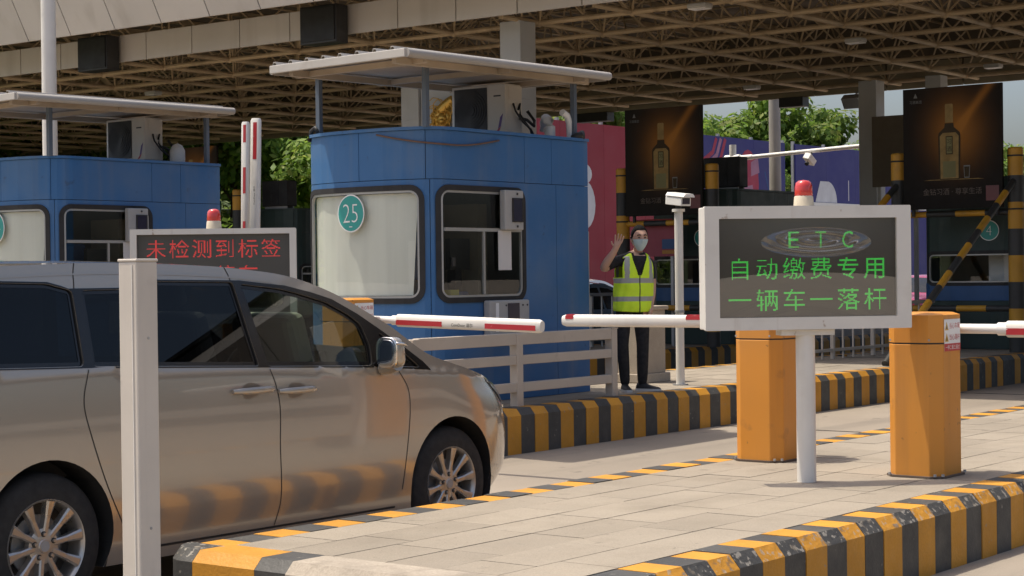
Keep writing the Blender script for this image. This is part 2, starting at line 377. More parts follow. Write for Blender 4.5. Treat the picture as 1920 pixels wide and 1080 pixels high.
# ------------------------------------------------------------------ toll plaza canopy (space frame)
m_fasc = mat('fascia_white_panel', (.60,.565,.52), .5, var=.06, vs_=.8, rnd=.04, streak=((.33,.29,.24),2.2,.52,.8,.45))
m_fascb= mat('fascia_brown_panel', (.27,.235,.155), .6, var=.1, vs_=.8, rnd=.08, streak=((.07,.06,.04),2,.55,.8,.4))
m_frame= mat('space_frame_paint', (.45,.345,.215), .6, var=.15, vs_=1.5, dirt=[((.12,.075,.035),3,.55,.75,.5)])
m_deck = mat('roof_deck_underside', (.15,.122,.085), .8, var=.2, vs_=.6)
can = thing('toll_canopy', (28,24,0), 'huge flat toll plaza canopy on a tan steel space frame above the booths', 'canopy')
PM = 1.75; ZB, ZT = 5.55, 6.78
UN = [22.95+PM*k for k in range(8)]; VN = [11.87+PM*k for k in range(-24, 31)]
V_0, V_1 = VN[0], VN[-1]
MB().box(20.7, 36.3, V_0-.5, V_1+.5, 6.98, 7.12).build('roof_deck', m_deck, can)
for u in UN: MB().tube((u,V_0,ZB),(u,V_1,ZB),.042,n=8).build('bottom_chord', m_frame, can, smooth=40)
ch = MB().tube((UN[0]-1.0,0,0),(UN[-1]+.6,0,0),.042,n=8).mesh('bottom_chord', m_frame, (28,24,0), 40)
for v in VN: link('bottom_chord', ch, can).location = (0, v, ZB)
web = MB(); top = MB()
UT = [UN[0]-PM/2+PM*k for k in range(9)]; VT = [VN[0]-PM/2+PM*k for k in range(len(VN)+1)]
for i, u in enumerate(UN):
    for v in VN:
        for du in (-1,1):
            for dv in (-1,1): web.tube((u,v,ZB),(u+du*PM/2,v+dv*PM/2,ZT),.018,n=5,cap=False)
        web.lathe([(.0,-.07),(.06,-.04),(.07,0),(.06,.04),(0,.07)], (u,v,ZB), n=7)
for u in UT: top.tube((u,VT[0],ZT),(u,VT[-1],ZT),.024,n=6)
for v in VT: top.tube((UT[0],v,ZT),(UT[-1],v,ZT),.024,n=6)
for k, v in enumerate(VT):                 # purlin stubs and roof ribs that carry the deck
    top.bar((UT[0],v,6.92),(UT[-1],v,6.92),.05,.1)
web.build('web_struts', m_frame, can, smooth=60)['kind'] = 'stuff'
top.build('top_chords', m_frame, can, smooth=60)['kind'] = 'stuff'
fl = MB().box(-.03,.03,.012,1.173,0,.47).mesh('fascia_panel', m_fasc, (28,24,0))
k = -12
for k in range(-38, 40):
    link('fascia_panel', fl, can).location = (21.6, 15.32+1.185*k, ZB-.05)
MB().box(21.635,21.66,V_0,V_1,ZB-.04,ZB+.41).build('fascia_backing', m_dark, can)
PV = [(0,0),(-.40,.78),(.35,1.35)]; wd = 1.162
fu = MB()
for (a0,c0),(a1,c1) in zip(PV, PV[1:]): fu.add([(a0,.012,c0),(a0,wd-.012,c0),(a1,wd-.012,c1),(a1,.012,c1),(a0+.04,.012,c0),(a0+.04,wd-.012,c0),(a1+.04,wd-.012,c1),(a1+.04,.012,c1)], [(0,1,2,3),(7,6,5,4),(0,4,5,1),(1,5,6,2),(2,6,7,3),(3,7,4,0)])
fu = fu.mesh('eave_panel', m_fasc, (28,24,0))
for k in range(-44, 42): link('eave_panel', fu, can).location = (20.28, 20.61+wd*k, 5.83)
bk = MB().box(20.33,20.37,V_0,V_1,5.9,7.1).box(20.3,21.3,V_0,V_1,7.15,7.2); bk.build('eave_backing', m_dark, can)
fb = MB().box(-.04,.04,.02,1.73,0,.55).mesh('beam_panel', m_fascb, (28,24,0))
for k in range(len(VN)-1): link('beam_panel', fb, can).location = (36.0, VN[k]+.4, 5.46)
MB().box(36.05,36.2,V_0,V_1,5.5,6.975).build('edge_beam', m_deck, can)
m_col = mat('column_cladding', (.44,.45,.45), .5, var=.06, streak=((.3,.29,.27),3,.55,.8,.3))
for (u,v,s) in ((22.55,17.25,.2),(24.2,20.75,.2),(34.6,17.2,.2),(34.6,15.75,.17)):
    b = MB().box(u-s,u+s,v-s,v+s,HB-.1,ZB-.02).box(u-s-.004,u+s+.004,v-s-.004,v+s+.004,2.9,2.92).box(u-s-.004,u+s+.004,v-s-.004,v+s+.004,4.3,4.32)
    b.build('column', m_col, can, bevel=.01)
m_lamp = mat('lamp_housing', (.40,.40,.38), .4)
m_lens = mat('lamp_diffuser', (.75,.75,.72), .3)
LAMPS = (((27.8,14.1),'upper right, above the middle of the green-text board'),((33.1,13.9),'at the right above the right-hand poster'),((33.3,19.3),'near the rear beam above the round mast'),((22.6,13.95),'at the top edge, right of the big awning'),((28.9,20.2),'just past the right tip of the big awning'),((25.4,29.0),'at the left above the left awning'))
for p, wh in LAMPS:
    L_ = thing('canopy_lamp', (p[0],p[1],ZB-.16), 'flat grey lamp under the canopy, '+wh, 'lamp', 'lamps under the canopy')
    MB().box(p[0]-.11,p[0]+.11,p[1]-.16,p[1]+.16,ZB-.12,ZB-.05).build('housing', m_lamp, L_, bevel=.02)
    MB().box(p[0]-.10,p[0]+.10,p[1]-.145,p[1]+.145,ZB-.135,ZB-.122).build('diffuser', m_lens, L_)
    MB().tube((p[0],p[1],ZB-.05),(p[0],p[1],ZB+.05),.02,n=6).build('hanger', m_frame, L_)
for v, lab in ((25.82,'black lane signal box hung on the canopy fascia by the tall white pole'),(20.25,'black lane signal box hung on the canopy fascia above the nearest booth awning')):
    s = thing('lane_signal', (21.4,v,5.35), lab, 'signal')
    b = MB(); b.prism([(21.2,v-.40),(21.52,v-.36),(21.52,v+.36),(21.2,v+.40)], 5.34, 5.95)
    b.build('housing', m_black, s, bevel=.012)
    b = MB(); b.box(21.175,21.2,v-.37,v+.37,5.38,5.91); b.build('front_mesh', m_dark, s)
    for d in (-.25,.25): MB().tube((21.4,v+d,5.95),(21.4,v+d,6.3),.02,n=6).build('hanger', m_frame, s)
for v, lab, wdt in ((19.74,'black box hung under the rear canopy beam left of the floodlight',.3),(25.15,'black box hung under the rear canopy beam above the magenta hoarding',.46)):
    s = thing('lane_signal', (35.9,v,5.27), lab, 'signal')
    MB().box(35.75,36.05,v-wdt,v+wdt,5.24,5.455).build('housing', m_black, s, bevel=.01)
    MB().box(35.735,35.748,v-wdt+.03,v+wdt-.03,5.26,5.435).build('front_mesh', m_dark, s)
f_ = thing('floodlight', (35.4,18.05,5.0), 'silver floodlight angled down from the rear canopy beam', 'floodlight')
b = MB().box(-.09,.09,-.2,.2,-.13,.13); b.xf(Matrix.Translation((35.4,18.05,5.22)) @ Matrix.Rotation(R_(-35),4,'Y')); b.build('housing', m_steel, f_, bevel=.01)
MB().tube((35.4,18.05,5.3),(35.8,18.05,5.5),.02).build('bracket', m_steel, f_)
# ------------------------------------------------------------------ lettering
_tc = {}
def text_mb(body, size=1.0, thin=0.0):
    """triangles of a text, centred on its own width, baseline at 0, in the xy plane"""
    c = bpy.data.curves.new('lettering', 'FONT'); c.body = body; c.size = size; c.align_x = 'CENTER'; c.offset = thin; c.resolution_u = 3
    o = bpy.data.objects.new('lettering', c); COL.objects.link(o)
    dg = bpy.context.evaluated_depsgraph_get(); dg.update()
    me = bpy.data.meshes.new_from_object(o.evaluated_get(dg))
    mb = MB().add([tuple(v.co) for v in me.vertices], [tuple(p.vertices) for p in me.polygons])
    bpy.data.objects.remove(o); bpy.data.curves.remove(c); bpy.data.meshes.remove(me); return mb
def text(body, size, M, mt, parent, name='lettering', thin=0.0, sx=1.0):
    mb = text_mb(body, size, thin)
    ys = [v[1] for v in mb.v]; cy = (min(ys)+max(ys))/2
    mb.v = [(v[0]*sx, v[1]-cy, 0) for v in mb.v]
    return mb.xf(M).build(name, mt, parent, fix=False)
def led_rows(body, pitch, rows=24, stretch=1.0):
    """dot-matrix version of one line of text: list of lit cells (x, y) in cell units, centred"""
    cells = []; n = len(body)
    for k, chx in enumerate(body):
        if chx == ' ': continue
        mb = text_mb(chx, 1.0, -.004); xs = [v[0] for v in mb.v]; ys = [v[1] for v in mb.v]
        cjk = ord(chx) > 0x2000
        x0, x1, y0, y1 = (-.5*.94, .5*.94, -.12, .86) if cjk else (min(xs), max(xs), -.02, .74)
        gw = rows if cjk else int(rows*.6); tris = []
        for f in mb.f:
            for i in range(1, len(f)-1): tris.append((mb.v[f[0]], mb.v[f[i]], mb.v[f[i+1]]))
        for r in range(rows):
            y = y0+(y1-y0)*(r+.5)/rows
            tl = [t for t in tris if min(t[0][1],t[1][1],t[2][1]) <= y <= max(t[0][1],t[1][1],t[2][1])]
            for c in range(gw):
                x = x0+(x1-x0)*(c+.5)/gw
                for a, b, d in tl:
                    s1 = (b[0]-a[0])*(y-a[1])-(b[1]-a[1])*(x-a[0]); s2 = (d[0]-b[0])*(y-b[1])-(d[1]-b[1])*(x-b[0]); s3 = (a[0]-d[0])*(y-d[1])-(a[1]-d[1])*(x-d[0])
                    if (s1 >= 0 and s2 >= 0 and s3 >= 0) or (s1 <= 0 and s2 <= 0 and s3 <= 0):
                        cells.append(((k-(n-1)/2)*pitch+(c-gw/2+.5), r-rows/2+.5)); break
    return cells
def disc(r, M, n=28, h=0.0):
    b = MB()
    if h: b.prism([(r*math.cos(2*math.pi*i/n), r*math.sin(2*math.pi*i/n)) for i in range(n)], 0, h)
    else: b.add([(r*math.cos(2*math.pi*i/n), r*math.sin(2*math.pi*i/n), 0) for i in range(n)], [tuple(range(n))])
    return b.xf(M)

# ------------------------------------------------------------------ toll booths
m_teal = mat('sticker_teal', (.03,.30,.27), .4, var=.03)
m_stw  = mat('sticker_white', (.8,.8,.78), .4, var=.02)
m_blind= mat('window_blind', (.70,.70,.62), .7, var=.05, vs_=1.2, streak=((.58,.58,.51),8,.45,.7,.5))
m_pane = glass('booth_glass', (.80,.85,.82))
m_panec= glass('booth_glass_clear', (.93,.95,.94))
m_int  = mat('booth_interior', (.20,.21,.18), .8, var=.1)
m_alu  = mat('aluminium_frame', (.42,.42,.40), .4, metal=.5, var=.06)
m_awn  = mat('awning_sheet', (.38,.355,.32), .5, var=.06, vs_=1, dirt=[((.35,.30,.24),1.2,.5,.85,.5)])
m_awnu = mat('awning_underside', (.40,.33,.25), .7, var=.15, vs_=1.2, dirt=[((.22,.17,.11),1.4,.5,.75,.6)])
m_postb= mat('awning_post_blue', (.10,.13,.17), .5, var=.15, dirt=[((.2,.16,.12),8,.6,.75,.5)])
m_scr  = mat('reader_screen', (.012,.010,.035), .15, var=.1)
m_grey = mat('reader_grey', (.40,.39,.37), .45, var=.06)
m_paper= mat('paper', (.62,.60,.57), .8, var=.05)
m_ac   = mat('air_con_cream', (.56,.52,.45), .5, var=.05, vs_=3, streak=((.38,.33,.26),7,.5,.75,.4))
m_cable= mat('cable_black', (.02,.02,.02), .6)
m_pipe = mat('pvc_pipe', (.62,.60,.56), .45, var=.05)
m_bluecl= mat('blue_cloth', (.05,.10,.22), .9)
m_yelbx = mat('yellow_box', (.5,.40,.08), .7)

BW, BL, BH = 1.66, 2.65, 2.53
def booth_outline():
    pts = [(BL,0),(.46,0)]
    for a in (20,40,60,80): pts.append((.46-.26*math.sin(R_(a)), .26-.26*math.cos(R_(a))-.0))
    pts += [(.165,.32),(.125,.52),(.11,BW/2),(.125,BW-.52),(.165,BW-.32)]
    for a in (80,60,40,20): pts.append((.46-.26*math.sin(R_(a)), BW-.26+.26*math.cos(R_(a))))
    pts += [(.46,BW),(BL,BW)]
    return pts
OUT = booth_outline()
CUM = [0]
for a, b in zip(OUT, OUT[1:]): CUM.append(CUM[-1]+math.hypot(b[0]-a[0], b[1]-a[1]))
def on_wall(s, z, off=0.0):
    s = min(max(s,0), CUM[-1]-1e-6); i = max(k for k in range(len(CUM)-1) if CUM[k] <= s)
    a, b = OUT[i], OUT[i+1]; t = (s-CUM[i])/(CUM[i+1]-CUM[i])
    def nrm(j):
        j = min(max(j,0), len(OUT)-2); d = (OUT[j+1][0]-OUT[j][0], OUT[j+1][1]-OUT[j][1]); l = math.hypot(*d); return (-d[1]/l*-1, d[0]/l*-1)
    n0 = nrm(i); n1 = nrm(i+1) if t > .5 else nrm(i-1); k = abs(t-.5)
    n = (n0[0]*(1-k)+n1[0]*k, n0[1]*(1-k)+n1[1]*k); l = math.hypot(*n)
    return (a[0]+(b[0]-a[0])*t-n[0]/l*off*-1*-1, a[1]+(b[1]-a[1])*t-n[1]/l*off*-1*-1, z)
# check the sign of the outward direction once (outline runs from the far end along -y, round the front)
_o = on_wall(.5,0,.1); OSG = 1 if _o[1] < 0 else -1
def W(s, z, off=0.0): return on_wall(s, z, off*OSG)
SC_X = [c for c in CUM]
def s_of_u(u): return BL-u                       # on the -y face
SF = CUM[-1]/2                                   # arc length of the middle of the front
def booth(root, wall, num=None, detail=2, blind=True, lowband=None, z2=1.985):
    cuts = CUM[1:-1]
    z1 = .985
    w1 = (SF-.68, SF+.74); w2 = (s_of_u(1.54), s_of_u(.34))
    # panels: the wall sheet is laid in separate panels with open joints
    xs = [0, .62, 1.06, w2[1]+.13, SF-.02, CUM[-1]-1.5, CUM[-1]]
    def panel(a, b, za, zb, holes=()):
        g_ = .003
        lp = [[(a+g_,za+g_),(b-g_,za+g_),(b-g_,zb-g_),(a+g_,zb-g_)]]+[h for h in holes]
        patch(lp, lambda s,z: W(s,z,0), [c for c in cuts if a < c < b], thick=1, fnn=lambda s,z: W(s,z,-.03)).build('wall_panel', wall, root)
    for a, b in zip(xs, xs[1:]): panel(a, b, 2.08, BH)
    hole1 = rrect(w1[0], w1[1], z1, z2, .10); hole2 = rrect(w2[0], w2[1], z1, z2, .09)
    sm = (w1[0]+w2[1])/2
    panel(0, .55, 0, 2.08); panel(.55, sm, 0, 2.08, [hole2]); panel(sm, w1[1]+.12, 0, 2.08, [hole1]); panel(w1[1]+.12, CUM[-1], 0, 2.08)
    MB().prism([W(s,0,-.04)[:2] for s in CUM], 0, .9).prism([W(s,0,-.04)[:2] for s in CUM], 2.06, BH-.01).build('wall_core', m_seam if wall == m_blue else m_dark, root)
    MB().prism([W(s,0,.02)[:2] for s in CUM], BH, BH+.03).build('roof_sheet', wall, root)
    MB().box(BL-.05,BL-.02,.05,BW-.05,.9,2.06).box(.8,BL-.05,BW-.06,BW-.03,.9,2.06).build('inner_wall', m_int, root)
    if lowband: patch([[(0.02,.72),(CUM[-1]-.02,.72),(CUM[-1]-.02,.98),(.02,.98)]], lambda s,z: W(s,z,.012), cuts, thick=1, fnn=lambda s,z: W(s,z,.001)).build('band_panel', lowband, root)
    # front window
    for nm, hole, ww in (('front_window', hole1, w1), ('service_window', hole2, w2)):
        cz = [c for c in cuts if ww[0] < c < ww[1]]
        fr = patch([offset_poly(hole,-.045), offset_poly(hole,.006)], lambda s,z: W(s,z,.014), cz, thick=1, fnn=lambda s,z: W(s,z,-.02)).build(nm, m_rubber, root)
        patch([offset_poly(hole,.006), offset_poly(hole,.026)], lambda s,z: W(s,z,.006), cz, thick=1, fnn=lambda s,z: W(s,z,-.02)).build('frame', m_alu, fr)
        patch([offset_poly(hole,.0265)], lambda s,z: W(s,z,-.008), cz+frange(ww[0]+.1,ww[1],.15)).build('pane', m_panec if nm == 'front_window' else m_pane, fr)
        if nm == 'front_window' and blind:
            patch([[(ww[0]+.09+.04*0,z1+.03),(ww[1]-.03,z1+.03),(ww[1]-.03,z2-.03),(ww[0]+.03,z2-.03)]], lambda s,z: W(s,z,-.035+.006*math.sin(s*9)), cz+frange(ww[0]+.05,ww[1],.06)).build('blind', m_blind, fr, smooth=True)
        if nm == 'service_window':
            zb = z1+.635*(z2-z1)
            b = MB(); b.box(.37,1.51,-.012,.012,zb-.016,zb+.016); b.box(.93,.955,-.010,.010,z1+.03,zb-.017); b.build('glazing_bar', m_alu, fr)
            MB().box(.46,.50,-.02,-.004,1.28,1.36).build('latch', m_black, fr)
    if num:
        c = Vector(W(SF+.08,1.785,.0)); t = (Vector(W(SF+.02,1.785,0))-Vector(W(SF+.14,1.785,0))).normalized()
        if num in ('3','4'): c = Vector(W(SF-.30,1.76,0))
        if num in ('3','4'): t = (Vector(W(SF-.36,1.76,0))-Vector(W(SF-.24,1.76,0))).normalized()
        nn = t.cross(Vector((0,0,1)))
        r = .165 if len(num) == 2 else .14
        wp = disc(r+.012, frame(c+nn*.010, t, (0,0,1)), h=.002).build('number_sticker', m_stw, root)
        disc(r, frame(c+nn*.0135, t, (0,0,1))).build('disc', m_teal, wp)
        text(num, .26 if len(num) == 2 else .22, frame(c+nn*.0155, t, (0,0,1)), m_stw, wp, 'numeral', sx=.85, thin=-.005)
        if len(num) == 2: MB().box(-.02,.02,-.004,.004,0,.0005).xf(frame(c+nn*.0150+Vector((0,0,-.125)), t, (0,0,1))).build('small_print', m_stw, wp)
    # things inside
    MB().box(.45,2.3,.15,.55,.86,.9).build('desk', m_int, root)
    if detail > 1:
        MB().box(1.05,1.35,.5,.56,1.25,1.55).prism([(1.15,.52),(1.25,.52),(1.25,.62),(1.15,.62)],.9,1.25).build('monitor', m_black, root)
        ch_ = MB().box(.98,1.32,.85,.93,1.15,1.62).box(.95,1.35,.5,.85,.98,1.04); ch_.build('chair', m_bluecl, root, bevel=.03)
        MB().box(.62,.74,.14,.24,.9,1.06).build('cup', m_yelbx, root)
        MB().box(1.6,1.75,.6,1.1,.9,1.9).build('cabinet', mat('inner_wood',(.30,.25,.18),.7), root)
        # card readers on the lane side
        rd = MB().box(1.17,1.46,-.085,-.016,1.62,2.0).build('card_reader', m_grey, root, bevel=.012)
        MB().box(1.285,1.425,-.098,-.086,1.70,1.92).build('screen', m_scr, rd, bevel=.008)
        MB().prism([(1.275,-.0975),(1.435,-.0975),(1.435,-.088),(1.275,-.088)],1.695,1.925).build('bezel', m_rubber, rd)
        MB().tube((1.355,-.09,1.965),(1.355,-.094,1.965),.012).build('lens', m_black, rd); MB().tube((1.355,-.09,1.655),(1.355,-.094,1.655),.012).build('lens', m_black, rd)
        MB().box(1.14,1.34,-.022,-.018,1.24,1.615).build('notice_paper', m_paper, root)
        r2 = MB().box(.92,1.53,-.09,-.005,.60,.955).build('lower_reader', m_grey, root, bevel=.015)
        MB().box(1.185,1.365,-.094,-.091,.68,.925).build('screen', m_scr, r2)
        MB().box(1.0,1.045,-.094,-.091,.66,.93).build('strip', m_stw, r2); MB().box(1.06,1.10,-.094,-.091,.75,.79).build('mark', m_red, r2)
        for x in (1.16,1.42,1.49): MB().tube((x,-.089,.905),(x,-.096,.905),.009).build('screw', m_black, r2)
    return root
def air_con(loc, label, group=None, dark=False):
    """outdoor unit, fan side towards -x; local origin at base of its near corner"""
    t = thing('air_conditioner', loc, label, 'air conditioner', group, world=False)
    mt = m_ac if not dark else m_dark
    MB().box(0,.28,0,.70,.05,.56).build('casing', mt, t, bevel=.015)
    MB().box(-.006,.0,.235,.66,.08,.53).build('grille_backing', m_dark, t)
    gr = MB()
    for r in (.05,.08,.11,.14,.17,.2): gr.lathe([(r-.003,-.012),(r+.003,-.012),(r+.003,-.007),(r-.003,-.007)], (0,.447,.305), 'x', 24)
    gr.build('fan_guard', m_dark, t)
    MB().lathe([(0,-.004),(.06,-.004),(.06,.0),(0,.0)],(0,.447,.305),'x',16).build('fan_hub', m_black, t)
    MB().box(.03,.07,.05,.65,0,.05).box(.21,.25,.05,.65,0,.05).build('foot', m_steel, t)
    if not dark:
        MB().box(.05,.2,-.004,0,.40,.53).build('access_panel', m_ac, t, bevel=.003)
        mk = MB(); mk.add([(-.002,.10,.10),(-.002,.06,.13),(-.002,.03,.26),(-.002,.07,.22)], [(0,1,2,3)]); mk.build('emblem', mat('emblem_violet',(.10,.05,.20),.4), t, fix=False)
        mk = MB(); mk.add([(-.0025,.14,.06),(-.0025,.09,.07),(-.0025,.055,.13),(-.0025,.10,.10)], [(0,1,2,3)]); mk.build('emblem', mat('emblem_red',(.32,.03,.06),.4), t, fix=False)
        MB().box(-.003,0,.06,.15,.43,.445).build('badge', m_black, t)
        MB().path([(.2,-.005,.3),(.2,-.03,.36),(.16,-.06,.25),(.22,-.08,.17),(.28,-.1,.1),(.33,-.08,.04)], .011).path([(.12,-.005,.36),(.1,-.05,.28),(.17,-.09,.17),(.26,-.12,.1),(.33,-.1,.05)], .010).path([(.22,-.005,.22),(.26,-.07,.2),(.34,-.1,.14),(.4,-.06,.2),(.36,0,.3)], .016).build('hose', m_cable, t, smooth=True)
    return t

booth25 = thing('toll_booth', (12.40,10.64,HB), 'blue toll booth with teal number 25 disc on its front window', 'toll booth', 'blue toll booths', world=False)
booth(booth25, m_blue, '25')
booth24 = thing('toll_booth', (12.40,16.02,HB), 'blue toll booth at left edge, its teal number disc cut off by the picture', 'toll booth', 'blue toll booths', world=False)
booth(booth24, m_blue, '24')
def booth_extras(t):                          # rope of cable, hooks, pipes on the booth roof edge
    pts = [W(SF-.2-.02*0,2.52,.02)]
    pts = []
    for k in range(15):
        f = k/14; s = SF-.25-f*1.45; pts.append(W(s, 2.50-.09*math.sin(math.pi*f)-.03*f, .02))
    MB().path(pts, .009, 6).build('cable', mat('old_cable',(.16,.09,.06),.7), t, smooth=True)
    MB().path([(2.35,.25,2.5),(2.35,.25,2.68),(2.37,.28,2.74),(2.42,.35,2.77),(2.5,.42,2.74),(2.52,.44,2.66)], .055, 10).build('pipe', m_pipe, t, smooth=60)
    MB().path([(2.50,.1,2.5),(2.48,.1,2.72),(2.44,.1,2.79),(2.36,.1,2.82)], .035, 10).build('pipe', m_whitem, t, smooth=60)
    MB().path([(2.42,.02,2.56),(2.5,-.02,2.6),(2.56,.0,2.57),(2.6,.03,2.62),(2.62,.05,2.55)], .03, 8).build('cable_bundle', m_cable, t, smooth=True)
    MB().path([W(SF+.75,2.50,.02), W(SF+.75,2.60,.0), W(SF+.70,2.63,-.03), W(SF+.66,2.58,-.04)], .02, 8).build('hook', m_cable, t, smooth=True)
booth_extras(booth25)
MB().lathe([(0,0),(.085,0),(.09,.05),(.09,.16),(.06,.22),(.02,.24),(0,.25)], (2.3,.35,BH+.03), n=16).build('vent_cap', m_pipe, booth24, smooth=40)
def awning(loc, corners, label, posts):
    """corners in booth coordinates: (-x,-y) (+x,-y) (+x,+y) (-x,+y)"""
    t = thing('awning', loc, label, 'awning', 'sheet roofs over the booths', world=False)
    A, B_, C, D = [Vector(c) for c in corners]
    def P(a, b, dz=0): return tuple(A*(1-a)*(1-b)+B_*a*(1-b)+C*a*b+D*(1-a)*b+Vector((0,0,dz)))
    # trapezoid-ribbed sheet, ribs run along x
    prof = []; n = 8
    for k in range(n):
        b0 = k/n
        prof += [(b0,0),(b0+.62/n,0),(b0+.74/n,.055),(b0+.88/n,.055)]
    prof.append((1,0)); mb = MB(); N_ = len(prof); vv = []
    for a in (0,1):
        for b, dz in prof: vv.append(P(a,b,dz+.03))
        for b, dz in prof: vv.append(P(a,b,dz+.022))
    f = []
    for i in range(N_-1):
        f += [(i,i+1,2*N_+i+1,2*N_+i),(N_+i+1,N_+i,3*N_+i,3*N_+i+1),(i,N_+i,N_+i+1,i+1),(2*N_+i,2*N_+i+1,3*N_+i+1,3*N_+i)]
    mb.add(vv, f); mb.build('roof_sheet', m_awn, t)
    MB().add([P(.01,.02,.015),P(.99,.02,.015),P(.99,.98,.015),P(.01,.98,.015),P(.01,.02,.02),P(.99,.02,.02),P(.99,.98,.02),P(.01,.98,.02)], [(0,1,2,3),(7,6,5,4),(0,4,5,1),(1,5,6,2),(2,6,7,3),(3,7,4,0)]).build('soffit', m_awnu, t)
    MB().tube(P(-.003,0,.012),P(1.003,0,.012),.040,n=14).build('gutter', m_awn, t, smooth=50)
    MB().bar(P(-.005,.0,.012),P(-.005,1,.012),.03,.075).build('edge_trim', mat('awning_trim',(.46,.43,.385),.5,var=.08,dirt=[((.3,.25,.2),5,.6,.8,.4)]), t, bevel=.006)
    MB().bar(P(1.0,.02,.0),P(1.0,1,.0),.03,.06).build('edge_trim', m_awn, t); MB().bar(P(0,1,.0),P(1,1,.0),.03,.06).build('edge_trim', m_awn, t)
    for b in (.12,.88): MB().bar(P(.02,b,-.03),P(.98,b,-.03),.05,.06).build('beam', m_awnu, t)
    for a in (.1,.5,.9): MB().bar(P(a,.03,-.025),P(a,.97,-.025),.05,.05).build('beam', m_awnu, t)
    for (x,y) in posts:
        MB().box(x-.024,x+.024,y-.024,y+.024,BH+.02,P(.5,.5)[2]-.02).build('post', m_postb, t)
    return t
AZ = 3.52-HB
aw = ((-.55,-.37,AZ-.01),(2.56,-.33,AZ+.03),(2.60,1.56,AZ+.04),(-.33,1.49,AZ))
pp = ((.20,.06),(2.50,.06),(.28,1.47),(2.45,1.45))
awning((12.40,10.64,HB), aw, 'weathered white sheet awning on posts above the number 25 booth', pp)
awning((12.40,16.02,HB), aw, 'weathered white sheet awning over the booth at the left edge', pp)
air_con((14.40,11.18,HB+BH+.03), 'cream outdoor air conditioner on the number 25 booth roof', 'rooftop air conditioners')
air_con((14.40,16.60,HB+BH+.03), 'cream outdoor air conditioner on the roof of the left-edge booth', 'rooftop air conditioners')

